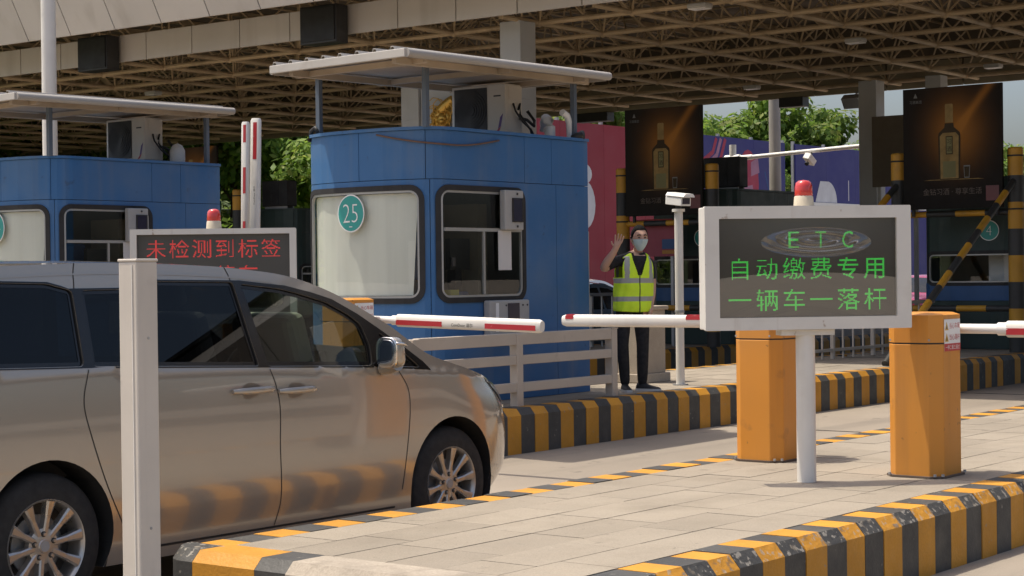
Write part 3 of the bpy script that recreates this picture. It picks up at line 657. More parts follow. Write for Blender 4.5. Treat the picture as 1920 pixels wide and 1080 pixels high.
# ------------------------------------------------------------------ barrier gates
m_warnr = mat('sticker_red', (.50,.03,.035), .4, var=.03)
m_warny = mat('sticker_amber', (.62,.36,.03), .4, var=.03)
def cabinet_poly(w_=.37, d_=.35, c=.065):
    return [(c,0),(w_-c,0),(w_,c),(w_,d_-c),(w_-c,d_),(c,d_),(0,d_-c),(0,c)]
def barrier(loc, label, side, length, z_arm, raised=0, hgt=.98, sticker=False, armw=.10, print_=0, bands=(), shaft=.28, tilt=0, mt=m_oran, pivot=.2):
    """cabinet with a boom; side = +1 boom towards +y, -1 towards -y; local origin at the cabinet's (-x,-y) base corner"""
    t = thing('barrier_gate', loc, label, 'barrier gate', 'boom barrier gates', world=False)
    pl = cabinet_poly(); c = (.185,.175)
    def sc(k): return [(c[0]+(p[0]-c[0])*k, c[1]+(p[1]-c[1])*k) for p in pl]
    MB().prism(pl, 0, hgt*.815-.004).build('cabinet', mt, t, bevel=.006)
    MB().prism(sc(.985), hgt*.815-.004, hgt*.815+.004).build('lid_gap', m_dark, t)
    b = MB(); b.prism(pl, hgt*.815+.004, hgt-.014, cap=False); b.prism(pl, hgt-.014, hgt, top=sc(.8)); b.build('lid', mt, t)
    MB().prism(sc(1.10), 0, .012).build('base_plate', mat('base_rust',(.11,.08,.06),.85,var=.3), t)
    for q in ((-.005,.03),(-.005,.32),(.34,-.005),(.03,-.005)): MB().tube((q[0],q[1],.012),(q[0],q[1],.026),.010,n=6).build('anchor_bolt', m_steel, t)
    for q in (.06,.31): MB().tube((.0,q,hgt*.815+.02),(-.004,q,hgt*.815+.02),.007,n=8).build('screw', m_steel, t)
    arm = bpy.data.objects.new('boom', None); COL.objects.link(arm); arm.parent = t; arm.location = (.41, pivot, z_arm); ORG[arm.name] = (0,0,0)
    arm.rotation_euler = (R_(raised+tilt)*side, 0, 0); s = side; y0 = 0
    MB().box(.365,.392,pivot-.06,pivot+.06,z_arm-.08,z_arm+.08).build('bearing_plate', m_steel, t, bevel=.01)
    MB().tube((.38,pivot,z_arm),(.43,pivot,z_arm),.045,n=16).build('spindle', m_steel, t, smooth=40)
    MB().box(-.045,.045,-.05,.05,-.045,.045).build('hub_plate', m_white, arm, bevel=.01)
    MB().tube((0,0,0),(0,s*(y0+shaft+.1),0),.030,n=14).build('shaft', m_whitem, arm, smooth=40)
    MB().tube((0,s*(y0+shaft-.05),0),(0,s*(y0+shaft+.02),0),.040,n=14).build('collar', m_whitem, arm, smooth=40)
    # padded boom: rounded-rectangle section, red bands on the side facing -x and top
    h = armw/2; wx = .038; sec = []
    for k in range(16):
        a = 2*math.pi*k/16+math.pi/16; sx = math.copysign(abs(math.cos(a))**.7, math.cos(a)); sz = math.copysign(abs(math.sin(a))**.7, math.sin(a)); sec.append((wx*sx, h*sz))
    y1 = y0+shaft; tube_len = length-shaft
    ys = [y1, y1+.012, y1+tube_len-.03, y1+tube_len]
    rings = []
    for y, k in ((y1,.82),(y1+.012,1),(y1+tube_len-.03,1),(y1+tube_len,.8)): rings.append([(p[0]*k, s*y, p[1]*k) for p in sec])
    MB().rings(rings).build('pole', m_white, arm, smooth=45)
    for k, (ba, bb) in enumerate(bands):
        y, ye = y1+ba+.012, y1+bb
        if s > 0: q = MB().box(-wx*.72,wx*.72,y,ye,h-.006,h+.0015).box(-wx-.0015,-wx+.004,y,ye,h*.25,h*.85)
        else: q = MB().box(-wx-.0015,-wx+.004,-ye,-y,-h*.66,h*.12)
        q.build('red_band', m_red, arm)
    if print_: text('ComDoor 道尔', .034, frame((-wx-.002, s*(y1+print_), -h*.28), (0,-1,0), (0,0,1)), m_black, arm, 'lettering')
    if sticker:
        M = frame((.188,-.0015,hgt-.135), (1,0,0), (0,0,1))
        st = MB().box(-.112,.112,-.095,.095,0,.001).xf(M).build('warning_sticker', m_stw, t)
        MB().box(-.112,.112,-.095,-.05,.001,.002).xf(M).build('red_strip', m_warnr, st)
        for zy, tx in ((.056,'当心车辆'),(-.012,'当心落杆')):
            tr = MB(); tr.prism([(-.104,zy-.026),(-.054,zy-.026),(-.079,zy+.024)], .001, .002); tr.xf(M).build('warning_triangle', m_warny, st)
            MB().prism([(-.09,zy-.020),(-.068,zy-.020),(-.079,zy+.006)], .002, .0025).xf(M).build('pictogram', m_black, st)
            text(tx, .038, M @ Matrix.Translation((.030,zy,.002)), m_warnr, st)
        text('一停二看三通过', .0285, M @ Matrix.Translation((0,-.0725,.0025)), m_stw, st)
    return t
barrier((10.30,5.80,HA), 'orange barrier cabinet behind the green-text board, boom lowered across the van lane', 1, 1.80, .898, shaft=.40, armw=.088, bands=((0,.33),(1.28,1.36)))
barrier((9.99,4.55,HA), 'orange barrier cabinet with white-and-red warning sticker, boom pointing right out of frame', -1, 2.4, .875, sticker=True, shaft=.45, armw=.10, bands=((0,.5),(.95,1.45)))
barrier((10.80,10.02,HB), 'orange barrier cabinet mostly hidden behind the van, red-and-white boom lowered in front of booth 25', -1, 1.95, .845, hgt=1.02, sticker=True, shaft=.47, tilt=-1.5, armw=.105, bands=((0,.5),(.93,1.44)), print_=.71, pivot=.3)
barrier((14.90,15.55,HB), 'barrier gate beyond the red-text board with its red-and-white boom raised upright, the wider boom', -1, 2.62, .48, raised=88, shaft=.2, armw=.15, bands=((1.92,2.37),(.7,1.0)), print_=1.5)
barrier((16.15,17.0,HB), 'barrier gate with upright red-and-white boom half hidden behind the wider raised boom', -1, 2.74, .48, raised=88.5, shaft=.2, armw=.12, bands=((2.26,2.5),(1.6,1.95),(.9,1.25)))

# ------------------------------------------------------------------ LED message boards
m_panel = mat('led_panel_dark', (.08,.074,.063), .35, var=.08, vs_=4)
m_boardw = mat('board_frame_white', (.66,.63,.57), .5, var=.05, vs_=3, dirt=[((.28,.17,.09),16,.68,.73,.8),((.4,.35,.28),4,.58,.8,.4)], streak=((.36,.26,.17),12,.63,.8,.5))
def led_mat(name, col, e):
    M = mat(name, col, .5, var=.05, emit=e); return M
m_ledg = led_mat('led_green', (.05,.56,.07), .8); m_ledr = led_mat('led_red', (.64,.045,.04), .6)
m_beac = mat('beacon_red', (.55,.03,.02), .2, var=.05, coat=1)
m_beacb= mat('beacon_base', (.55,.48,.36), .5)
def film():
    M = glass('acrylic_cover', (.88,.86,.83), .13); t = M.node_tree; N = t.nodes; L = t.links
    gg = [n for n in N if n.type == 'BSDF_GLOSSY'][0]; fr = [n for n in N if n.type == 'VECT_MATH'][0]
    tc = N.new('ShaderNodeTexCoord'); mp = N.new('ShaderNodeMapping'); mp.inputs['Location'].default_value = (-.05,0,-.56); mp.inputs['Scale'].default_value = (1.0,1,3.8)
    L.new(tc.outputs['Object'], mp.inputs[0])
    ns = N.new('ShaderNodeTexNoise'); ns.inputs['Scale'].default_value = .9; ns.inputs['Detail'].default_value = 1; L.new(mp.outputs[0], ns.inputs['Vector'])
    ln = N.new('ShaderNodeVectorMath'); ln.operation = 'LENGTH'; L.new(mp.outputs[0], ln.inputs[0])
    ad = N.new('ShaderNodeMath'); ad.operation = 'MULTIPLY_ADD'; L.new(ln.outputs['Value'], ad.inputs[0]); ad.inputs[1].default_value = 1.6; L.new(ns.outputs['Fac'], ad.inputs[2])
    sn = N.new('ShaderNodeMath'); sn.operation = 'SINE'; k = N.new('ShaderNodeMath'); k.operation = 'MULTIPLY'; k.inputs[1].default_value = 42.; L.new(ad.outputs[0], k.inputs[0]); L.new(k.outputs[0], sn.inputs[0])
    fo = N.new('ShaderNodeMapRange'); L.new(ln.outputs['Value'], fo.inputs[0]); fo.inputs[1].default_value = .22; fo.inputs[2].default_value = .34; fo.inputs[3].default_value = 1; fo.inputs[4].default_value = 0.0
    mu = N.new('ShaderNodeMath'); mu.operation = 'MULTIPLY'; L.new(sn.outputs[0], mu.inputs[0]); L.new(fo.outputs[0], mu.inputs[1])
    bn = N.new('ShaderNodeBump'); bn.inputs['Strength'].default_value = 1.0; bn.inputs['Distance'].default_value = .02
    L.new(mu.outputs[0], bn.inputs['Height']); L.new(bn.outputs[0], gg.inputs['Normal']); L.new(bn.outputs[0], fr.inputs[0])
    return M
def led_board(loc, rz, label, lines, colmat, wd, ht, dp, zc, cover, pole_r=.056, fw=.085):
    """front faces local -y; local x to the right when seen from the front"""
    t = thing('message_board', loc, label, 'message board', 'LED message boards', rz=rz, world=False)
    MB().tube((0,0,0),(0,0,zc-ht/2-.03),pole_r,n=24).build('pole', m_white, t, smooth=40)
    MB().box(-.16,.16,-.06,.06,zc-ht/2-.035,zc-ht/2-.002).build('mounting_bracket', m_boardw, t)
    MB().box(-wd/2+.004,wd/2-.004,-dp/2+.03,dp/2,zc-ht/2+.004,zc+ht/2-.004).build('housing', m_boardw, t, bevel=.006)
    fr = MB()
    o_ = rrect(-wd/2,wd/2,zc-ht/2,zc+ht/2,.006,2); i_ = rrect(-wd/2+fw,wd/2-fw,zc-ht/2+fw*.85,zc+ht/2-fw*.85,.004,2)
    fr = patch([o_,i_], lambda x,z: (x,-dp/2-.012,z), thick=1, fnn=lambda x,z: (x,-dp/2+.029,z)); fr.build('bezel', m_boardw, t)
    MB().box(-wd/2+fw+.001,wd/2-fw-.001,-dp/2+.018,-dp/2+.028,zc-ht/2+fw*.85+.001,zc+ht/2-fw*.85-.001).build('display_panel', m_panel, t)
    for body, zz, cell, pitch, rows in lines:
        q = MB()
        for cx, cy in led_rows(body, pitch, rows):
            x, z = cx*cell, zc+zz+cy*cell; r = cell*.41
            q.add([(x-r,-dp/2+.0165,z-r*1.0),(x+r,-dp/2+.0165,z-r),(x+r,-dp/2+.0165,z+r*.78),(x-r,-dp/2+.0165,z+r*.78)], [(0,1,2,3)])
        q.build('led_text', colmat, t, fix=False)
    if cover:
        nx, nz = 26, 12; q = MB(); vv = []; a0, a1, b0, b1 = -wd/2+fw+.002, wd/2-fw-.002, zc-ht/2+fw*.85+.002, zc+ht/2-fw*.85-.002
        for j in range(nz+1):
            for i in range(nx+1):
                u, v = i/nx, j/nz; e = math.sin(math.pi*u)*math.sin(math.pi*v)
                vv.append((a0+(a1-a0)*u, -dp/2+.003-.002*e, b0+(b1-b0)*v-zc))
        q.add(vv, [(j*(nx+1)+i,j*(nx+1)+i+1,(j+1)*(nx+1)+i+1,(j+1)*(nx+1)+i) for j in range(nz) for i in range(nx)])
        o = q.build('cover_sheet', film(), t, smooth=True, fix=False); o.location = (0,0,zc)
    bc = MB().lathe([(0,0),(.060,0),(.055,.055),(.050,.062),(0,.062)], (0,0,zc+ht/2), n=20).build('beacon', m_beacb, t, smooth=40)
    rib = MB(); n = 32; rings = []
    for h_, r_ in ((.060,.050),(.068,.052),(.115,.050),(.138,.044),(.150,.030),(.155,.0)):
        rings.append([((r_*(1+.035*(k % 2)))*math.cos(2*math.pi*k/n),(r_*(1+.035*(k % 2)))*math.sin(2*math.pi*k/n),zc+ht/2+h_) for k in range(n)])
    rib.rings(rings).build('beacon_lens', m_beac, bc, smooth=50)
    return t
c1 = .00475
led_board((9.48,5.155,HA), R_(-45), 'white-framed message board showing three lines of green text', 
    [('  E T C',.165,c1*.95,18.0,24),('自动缴费专用',-.005,c1*1.14,30,25),('一辆车一落杆',-.187,c1*1.14,30,25)], m_ledg, 1.235, .72, .16, 1.617-HA, True)
led_board((9.72,10.42,HB), R_(-49), 'white-framed message board with red text behind the van roof',
    [('未检测到标签',.195,.0064,27.5,24),('请您停车',-.005,.0064,27.5,24)], m_ledr, 1.27, .70, .13, 1.63-HB, False, fw=.05)

# ------------------------------------------------------------------ railing in front of booth 25
rl = thing('railing', (13.2,10.08,HB), 'beige square-tube railing with three rails along the kerb beside booth 25', 'railing')
for u in (11.62,13.06,14.58): MB().box(u,u+.09,10.04,10.13,HB-.01,1.055).build('post', m_rail, rl, bevel=.006)
for a, b in ((.955,1.062),(.775,.86),(.525,.61)): MB().box(11.70,14.59,10.05,10.12,a,b).build('rail', m_rail, rl, bevel=.006)
MB().box(14.575,14.675,10.035,10.135,1.055,1.066).build('post_cap', m_rail, rl)

# ------------------------------------------------------------------ surveillance camera on its pole
cc = thing('surveillance_camera', (16.34,10.38,HB), 'small white surveillance camera on a slim post beside the waving worker', 'camera')
MB().tube((16.34,10.38,HB),(16.34,10.38,2.24),.046,n=16).build('pole', m_white, cc, smooth=40)
MB().tube((16.34,10.38,2.24),(16.34,10.38,2.27),.068,n=20).build('cap_plate', m_white, cc, smooth=40)
MB().tube((16.34,10.38,HB),(16.34,10.38,HB+.012),.085,n=16).build('base_plate', m_steel, cc)
MB().lathe([(.047,0),(.052,0),(.052,.025),(.047,.025)], (16.34,10.38,1.17), n=16).build('clamp', m_steel, cc)
hd = Vector((-.42,-.90,-.10)).normalized(); M = frame((16.34,10.38,2.36), hd.cross(Vector((0,0,1))), Vector((0,0,1)))
MB().tube((16.34,10.38,2.27),(16.34,10.38,2.31),.03).build('swivel', m_black, cc)
sd = [(-.062,-.055),(.062,-.055),(.062,.02),(.04,.058),(-.04,.058),(-.062,.02)]
r_ = hd.cross(Vector((0,0,1))).normalized(); u_ = r_.cross(hd); c_ = Vector((16.34,10.38,2.365))
def hous(a, b, k): return [[tuple(c_+hd*d+r_*(p[0]*k)+u_*(p[1]*k)) for p in sd] for d in (a,b)]
MB().rings(hous(-.16,.15,1)).build('housing', m_whitem, cc, bevel=.005)
MB().rings([[tuple(c_+hd*d+r_*(p[0]*1.12)+u_*(p[1]*1.12+.006)) for p in ((-.062,.03),(.062,.03),(.062,.034),(.042,.062),(-.042,.062),(-.062,.034))] for d in (-.15,.21)]).build('sun_shield', m_whitem, cc)
MB().rings([[tuple(c_+hd*d+r_*p[0]+u_*p[1]) for p in ((-.045,-.035),(.045,-.035),(.045,.03),(-.045,.03))] for d in (.15,.156)]).build('window', m_scr, cc)

# ------------------------------------------------------------------ posts and pillars
fp = thing('post', (5.10,5.93,0), 'tall cream square steel post in the foreground in front of the van', 'post')
MB().box(5.04,5.155,5.875,5.99,0,1.672).build('shaft', m_cream, fp, bevel=.007)
MB().box(5.037,5.158,5.872,5.993,1.672,1.684).build('cap', m_cream, fp, bevel=.004)
MB().box(5.036,5.0405,5.90,5.904,.02,1.66).build('weld_seam', m_white, fp)
for z in (.55,1.35): MB().tube((5.10,5.8745,z),(5.10,5.872,z),.006,n=8).build('screw', m_steel, fp)
MB().box(4.98,5.215,5.815,6.05,0,.015).build('base_plate', m_steel, fp)
m_gran = mat('pedestal_stone', (.40,.34,.27), .8, var=.12, vs_=6, grain=.1)
pd = thing('pedestal', (16.72,11.0,HB), 'beige stone pedestal block standing behind the waving worker', 'pedestal')
MB().box(16.42,16.86,10.9,11.24,HB+.10,1.19).build('shaft', m_gran, pd, bevel=.008)
MB().box(16.38,16.90,10.86,11.28,HB,HB+.10).build('plinth', m_gran, pd, bevel=.01)
MB().box(16.39,16.89,10.87,11.27,1.19,1.235).build('cap', m_gran, pd, bevel=.01)
# ------------------------------------------------------------------ vehicles
class Car:
    """lofted car body; x = length (front at +x), half width w(x,z), near-side outline ze(x), centre-line outline zc(x)"""
    def __init__(c, yc, hw, ze, zcn, x0, x1, belt, tumble, front, zbot, rake=1.0):
        c.yc, c.hw, c.ze, c.zc, c.x0, c.x1, c.belt, c.tum, c.front, c.zb = yc, hw, spl(ze), spl(zcn), x0, x1, spl(belt), tumble, spl(front), zbot; c.rk = rake
    def w(c, x, z, inset=0):
        zb = c.belt(x)
        if z <= zb:
            k = (z-.72)/.45; w = c.hw-.022*k*k-.012*max(0,(.40-z)/.18)**2*1.5
            w -= .010*math.exp(-((z-.93)/.035)**2)*0
        else:
            w0 = c.hw-.022*((zb-.72)/.45)**2; w = w0-.008-(z-zb)*c.tum
        uf = c.front(z); a = uf-1.05
        if x > a:
            t = min(1, (x-a)/1.05); w *= max(.02, 1-t**3.3)**(1/2.25)
        ub = c.x0+.03*abs(z-.8); b = ub+.5
        if x < b:
            t = min(1,(b-x)/.5); w *= max(.02, 1-t**3.5)**(1/2.4)
        return w-inset
    def ring(c, x, n, m, inset=0, dz=0, zlo=None):
        zl = (zlo if zlo is not None else c.zb); ze = max(c.ze(x)-dz, zl+.02); zc = max(c.zc(x)-dz*1.2, ze+.004)
        half = []
        for i in range(n+1):
            z = zl+(ze-zl)*i/n; half.append((c.w(x,z,inset), z))
        we = half[-1][0]
        for j in range(1, m+1):
            t = j/m; half.append((we*(1-t), ze+(zc-ze)*(1-(1-t)**2.3)))
        pts = [(x,c.yc-y,z) for y,z in half]+[(x,c.yc+y,z) for y,z in half[-2::-1]]
        return pts
    def solid(c, mt, nx=170, n=34, m=10, xa=None, xb=None, **k):
        xa = c.x0 if xa is None else xa; xb = c.x1 if xb is None else xb
        xs = [xa+(xb-xa)*i/nx for i in range(nx+1)]
        return MB().rings([c.ring(x,n,m,**k) for x in xs], True, 0)
    def side(c, off=0.0, s=-1):
        return lambda x,z: (x, c.yc+s*(c.w(x,z)+off), z)
def boolean(o, cutters):
    for q in cutters:
        md = o.modifiers.new('cut','BOOLEAN'); md.object = q; md.operation = 'DIFFERENCE'; md.solver = 'EXACT'
    dg = bpy.context.evaluated_depsgraph_get(); dg.update()
    me = bpy.data.meshes.new_from_object(o.evaluated_get(dg)); old = o.data; o.modifiers.clear(); o.data = me; bpy.data.meshes.remove(old)
    for q in cutters: me_ = q.data; bpy.data.objects.remove(q); bpy.data.meshes.remove(me_)
def prism_y(poly, y0, y1):
    n = len(poly); v = [(p[0],y0,p[1]) for p in poly]+[(p[0],y1,p[1]) for p in poly]
    return MB().add(v, [(i,(i+1)%n,(i+1)%n+n,i+n) for i in range(n)]+[tuple(range(n-1,-1,-1)),tuple(range(n,2*n))])
def smooth_poly(pts, n=6):
    out = []; N_ = len(pts)
    for i in range(N_):
        p0,p1,p2,p3 = [pts[(i+k) % N_] for k in (-1,0,1,2)]
        for j in range(n):
            t = j/n
            out.append(tuple(.5*((2*p1[k])+(-p0[k]+p2[k])*t+(2*p0[k]-5*p1[k]+4*p2[k]-p3[k])*t*t+(-p0[k]+3*p1[k]-3*p2[k]+p3[k])*t**3) for k in (0,1)))
    return out
def round_poly(pts, r, n=5):
    out = []; N_ = len(pts)
    for i in range(N_):
        p = Vector(pts[i-1]); q = Vector(pts[i]); s = Vector(pts[(i+1)%N_]); a = (p-q); b = (s-q)
        rr = min(r, a.length*.45, b.length*.45); a = q+a.normalized()*rr; b = q+b.normalized()*rr
        for j in range(n+1):
            t = j/n; out.append(tuple(a*(1-t)**2+q*(2*t*(1-t))+b*t*t))
    return out

m_paint = mat('champagne_metallic', (.385,.345,.29), .19, metal=.45, var=.015, vs_=1, rv=False, coat=1.0, coatr=.03)
m_cabin = mat('cabin_trim_dark', (.02,.02,.019), .8, var=.1)
m_tint  = glass('dark_privacy_glass', (.035,.04,.045), .03); m_fglass = glass('front_side_glass', (.38,.46,.41))
m_wsh   = glass('windscreen_glass', (.72,.80,.76))
m_frit  = mat('window_frit_black', (.012,.012,.013), .12, var=.05)
m_tyre  = mat('tyre_rubber', (.022,.021,.020), .85, var=.15, vs_=8)
m_rim   = mat('alloy_wheel', (.52,.49,.45), .3, metal=.75, var=.04)
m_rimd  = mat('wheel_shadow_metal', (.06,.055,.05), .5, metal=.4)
m_chrome= mat('chrome_trim', (.75,.72,.68), .12, metal=1, var=.03)
m_gap   = mat('panel_gap', (.02,.018,.016), .8)
m_seat  = mat('beige_seat', (.42,.38,.32), .8, var=.08)
m_dash  = mat('dashboard', (.035,.04,.036), .7)
m_hlamp = glass('headlamp_lens', (.85,.88,.9))

def wheel(parent, cx, cy, r, rr, width, side, spokes=10, full=True):
    """side -1: outer face towards -y"""
    w_ = thing_child('wheel', parent, (cx,cy,r)); s = side
    MB().lathe([(rr+.004,-width/2),(rr+.03,-width/2-.002),(r*.93,-width/2+.012),(r*.985,-width/2+.035),(r,-width/2+.06),(r,width/2-.06),(r*.985,width/2-.035),(r*.93,width/2-.012),(rr+.03,width/2+.002),(rr+.004,width/2)], ax='y', n=56).build('tyre', m_tyre, w_, smooth=50)
    f = s*width/2
    rim = MB().lathe([(rr*.93,-s*.06+0*f),(rr*.93,f-s*.03),(rr*.965,f-s*.004),(rr*1.01,f+s*.004),(rr*1.02,f-s*.004),(rr*1.01,-f)], ax='y', n=56)
    rimo = rim.build('rim', m_rim, w_, smooth=50)
    if not full:
        MB().lathe([(0,f-s*.03),(rr*.95,f-s*.03)], ax='y', n=24).build('disc', m_rim, rimo); return w_
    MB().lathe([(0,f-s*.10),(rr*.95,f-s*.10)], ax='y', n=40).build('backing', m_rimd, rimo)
    MB().lathe([(0,f-s*.085),(rr*.66,f-s*.085),(rr*.66,f-s*.075)], ax='y', n=40).build('brake_disc', m_steel, rimo)
    sp = MB()
    for k in range(spokes):
        a = 2*math.pi*(k+.25)/spokes; ca, sa = math.cos(a), math.sin(a)
        for r0, r1, w0, w1, d0, d1 in ((.055,.135,.016,.015,.022,.016),(.135,rr*.96,.015,.027,.016,.004)):
            q = []
            for rad, ww, dd in ((r0,w0,d0),(r1,w1,d1)):
                for sg, dy in ((-1,0),(-.55,.006),(.55,.006),(1,0),(1,-.035),(-1,-.035)):
                    px, pz = rad, sg*ww; q.append((px*ca-pz*sa, f-s*dd+s*dy, px*sa+pz*ca))
            sp.rings([q[:6],q[6:]], True)
    sp.build('spokes', m_rim, rimo, smooth=30)
    MB().lathe([(0,f-s*.012),(.03,f-s*.012),(.034,f-s*.016),(.062,f-s*.018),(.085,f-s*.024),(.088,f-s*.05)], ax='y', n=32).build('hub', m_rim, rimo, smooth=40)
    for k in range(5):
        a = 2*math.pi*(k+.3)/5; x, z = .058*math.cos(a), .058*math.sin(a)
        MB().lathe([(.0,f-s*.004),(.008,f-s*.004),(.0085,f-s*.02)], (x,0,z), 'y', 10).build('lug_nut', m_rim, rimo)
        MB().lathe([(.0088,f-s*.013),(.0135,f-s*.013),(.0135,f-s*.02)], (x,0,z), 'y', 14).build('lug_recess', m_rimd, rimo)
    MB().lathe([(0,f-s*.010),(.026,f-s*.010),(.026,f-s*.013)], ax='y', n=20).build('centre_cap', m_steel, rimo)
    return w_
def thing_child(name, parent, loc):
    o = bpy.data.objects.new(name, None); COL.objects.link(o); o.parent = parent; po = ORG.get(parent.name,(0,0,0))
    o.location = (loc[0]-po[0], loc[1]-po[1], loc[2]-po[2]); o.empty_display_size = .1; ORG[o.name] = (0,0,0); return o

YC = 7.85
ze = [(4.25,1.35),(4.35,1.48),(4.6,1.585),(5.0,1.65),(5.64,1.678),(6.07,1.678),(6.60,1.660),(6.87,1.638),(7.05,1.618),(7.22,1.586),(7.44,1.519),(7.61,1.450),(7.77,1.374),(7.91,1.307),(8.025,1.236),(8.144,1.163),(8.26,1.112),(8.375,1.080),(8.6,1.022),(8.85,.955),(9.0,.895),(9.15,.80),(9.28,.68),(9.37,.6)]
zc = [(4.25,1.38),(4.35,1.51),(4.6,1.62),(5.0,1.675),(5.64,1.70),(6.07,1.70),(6.61,1.682),(6.95,1.655),(7.25,1.61),(7.55,1.52),(7.85,1.405),(8.15,1.28),(8.42,1.155),(8.52,1.112),(8.8,1.06),(9.05,.985),(9.2,.91),(9.32,.80),(9.37,.66)]
belt = [(4.2,1.22),(5.15,1.185),(5.65,1.17),(6.11,1.15),(6.89,1.115),(7.78,1.07),(8.23,1.035),(8.6,1.0),(9.4,.8)]
front = [(.15,9.10),(.25,9.24),(.38,9.35),(.5,9.375),(.62,9.375),(.75,9.35),(.85,9.30),(.95,9.22),(1.1,9.2),(2,9.4)]
van = thing('minivan', (6.9,YC,0), 'champagne metallic minivan waiting at the lowered boom, dark rear windows', 'minivan')
C_ = Car(YC, .918, ze, zc, 4.25, 9.372, belt, .23, front, .20)
body = C_.solid(None, 215, 40, 10).build('body', [m_paint, m_cabin], van)
HUBF, HUBR, RW = (8.395,.345), (5.405,.345), .345
# windows in side view (x, z)
wf = round_poly([(6.86,1.126),(7.69,1.090),(7.70,1.20),(7.655,1.325),(7.56,1.385),(7.40,1.455),(7.20,1.505),(7.05,1.535),(6.76,1.565)], .03)
wq = round_poly([(7.775,1.083),(8.10,1.062),(7.91,1.205),(7.795,1.275)], .015)
wm = round_poly([(5.70,1.180),(6.80,1.130),(6.71,1.575),(6.18,1.585),(6.03,1.560),(5.93,1.548),(5.70,1.546)], .02)
wr = round_poly([(4.62,1.21),(5.64,1.182),(5.64,1.547),(5.58,1.560),(5.50,1.58),(5.20,1.588),(4.72,1.50)], .03)
cab = C_.solid(None, 60, 16, 8, xa=4.5, xb=8.40, inset=.045, dz=.035, zlo=.62)
def cutter(mb, name='cutter'):
    return mb.build(name, [m_cabin])
cut = [cutter(cab)]
for poly in (wf, wq, wm, wr): cut.append(cutter(prism_y(poly, YC-1.1, YC-.5))); cut.append(cutter(prism_y(poly, YC+.5, YC+1.1)))
wsp = [(7.32,-.62),(7.30,-.3),(7.30,.3),(7.32,.62),(7.62,.71),(8.12,.79),(8.34,.45),(8.42,.0),(8.34,-.45),(8.12,-.79),(7.62,-.71)]
cut.append(cutter(MB().prism([(p[0],YC+p[1]) for p in wsp], 1.02, 2.0)))
for hx, hz in (HUBF, HUBR):
    cir = [(hx+.388*math.cos(2*math.pi*k/48), hz+.02+.388*math.sin(2*math.pi*k/48)) for k in range(48)]
    cut.append(cutter(prism_y(cir, YC-1.2, YC-.62))); cut.append(cutter(prism_y(cir, YC+.62, YC+1.2)))
# cutters carry the cabin material so that wheel wells and window reveals are dark
for q in cut: q.data.materials.clear(); q.data.materials.append(m_cabin)
boolean(body, cut)
shade(body.data, 28)
near = C_.side; 
def glz(poly, name, mt, s=-1, off=-.012, frit=.03):
    cxs = frange(min(p[0] for p in poly)+.04, max(p[0] for p in poly), .04); czs = frange(min(p[1] for p in poly)+.05, max(p[1] for p in poly), .05)
    o = patch([offset_poly(poly,-.006)], C_.side(off,s), cxs, czs).build(name, mt, van, smooth=True)
    if frit: ring_strip(poly, frit, -.006, C_.side(off+.0025,s)).build('frit', m_frit, o, smooth=True)
    return o
DLO = [(4.55,1.205),(5.15,1.188),(5.65,1.173),(6.11,1.153),(6.89,1.117),(7.78,1.074),(8.20,1.040),(8.138,1.093),(7.987,1.188),(7.789,1.303),(7.646,1.383),(7.452,1.472),(7.30,1.512),(7.10,1.553),(6.76,1.585),(6.18,1.595),(6.03,1.568),(5.93,1.557),(5.62,1.557),(5.58,1.570),(5.50,1.59),(5.20,1.598),(4.70,1.51)]
for s in (-1,1):
    patch([DLO]+[offset_poly(q,-.002) for q in (wf,wq,wm,wr)], C_.side(.005,s), frange(4.6,8.2,.05), frange(1.05,1.6,.04)).build('pillar_trim', m_frit, van, smooth=True)
    glz(wf, 'side_window', m_fglass, s, frit=.022); glz(wq, 'quarter_window', m_fglass, s, frit=.02); glz(wm, 'sliding_door_window', m_tint, s, frit=.02); glz(wr, 'rear_side_window', m_tint, s, frit=.02)
def topz(x, y):                                   # height of the top surface at lateral offset y
    e, c_ = C_.ze(x), C_.zc(x); we = C_.w(x, e); t = 1-min(1,abs(y)/we); return e+(c_-e)*(1-(1-t)**2.3)
patch([[(p[0],p[1]) for p in wsp]], lambda x,y: (x,YC+y,topz(x,y)-.006), frange(7.4,8.4,.1), frange(-.7,.71,.1)).build('windscreen', m_wsh, van, smooth=True)
# panel gaps, drawn as thin recessed strips that follow the body surface
def gap(pts, wd=.006, s=-1, off=.0012, mt=None, name='panel_gap'):
    lp = []; a = [Vector(p) for p in pts]; L1, L2 = [], []
    for i, p in enumerate(a):
        d = (a[min(i+1,len(a)-1)]-a[max(i-1,0)]).normalized(); n_ = Vector((-d.y,d.x))
        L1.append(tuple(p+n_*wd/2)); L2.append(tuple(p-n_*wd/2))
    mb = MB(); f = C_.side(off,s); n_ = len(a)
    mb.add([f(*p) for p in L1]+[f(*p) for p in L2], [(i,i+1,n_+i+1,n_+i) for i in range(n_-1)])
    return mb.build(name, mt or m_gap, van)
def curve(pts, n=40):
    f = spl([(p[1],p[0]) for p in sorted(pts, key=lambda q: q[1])]); z0, z1 = min(p[1] for p in pts), max(p[1] for p in pts)
    return [(f(z0+(z1-z0)*i/n), z0+(z1-z0)*i/n) for i in range(n+1)]
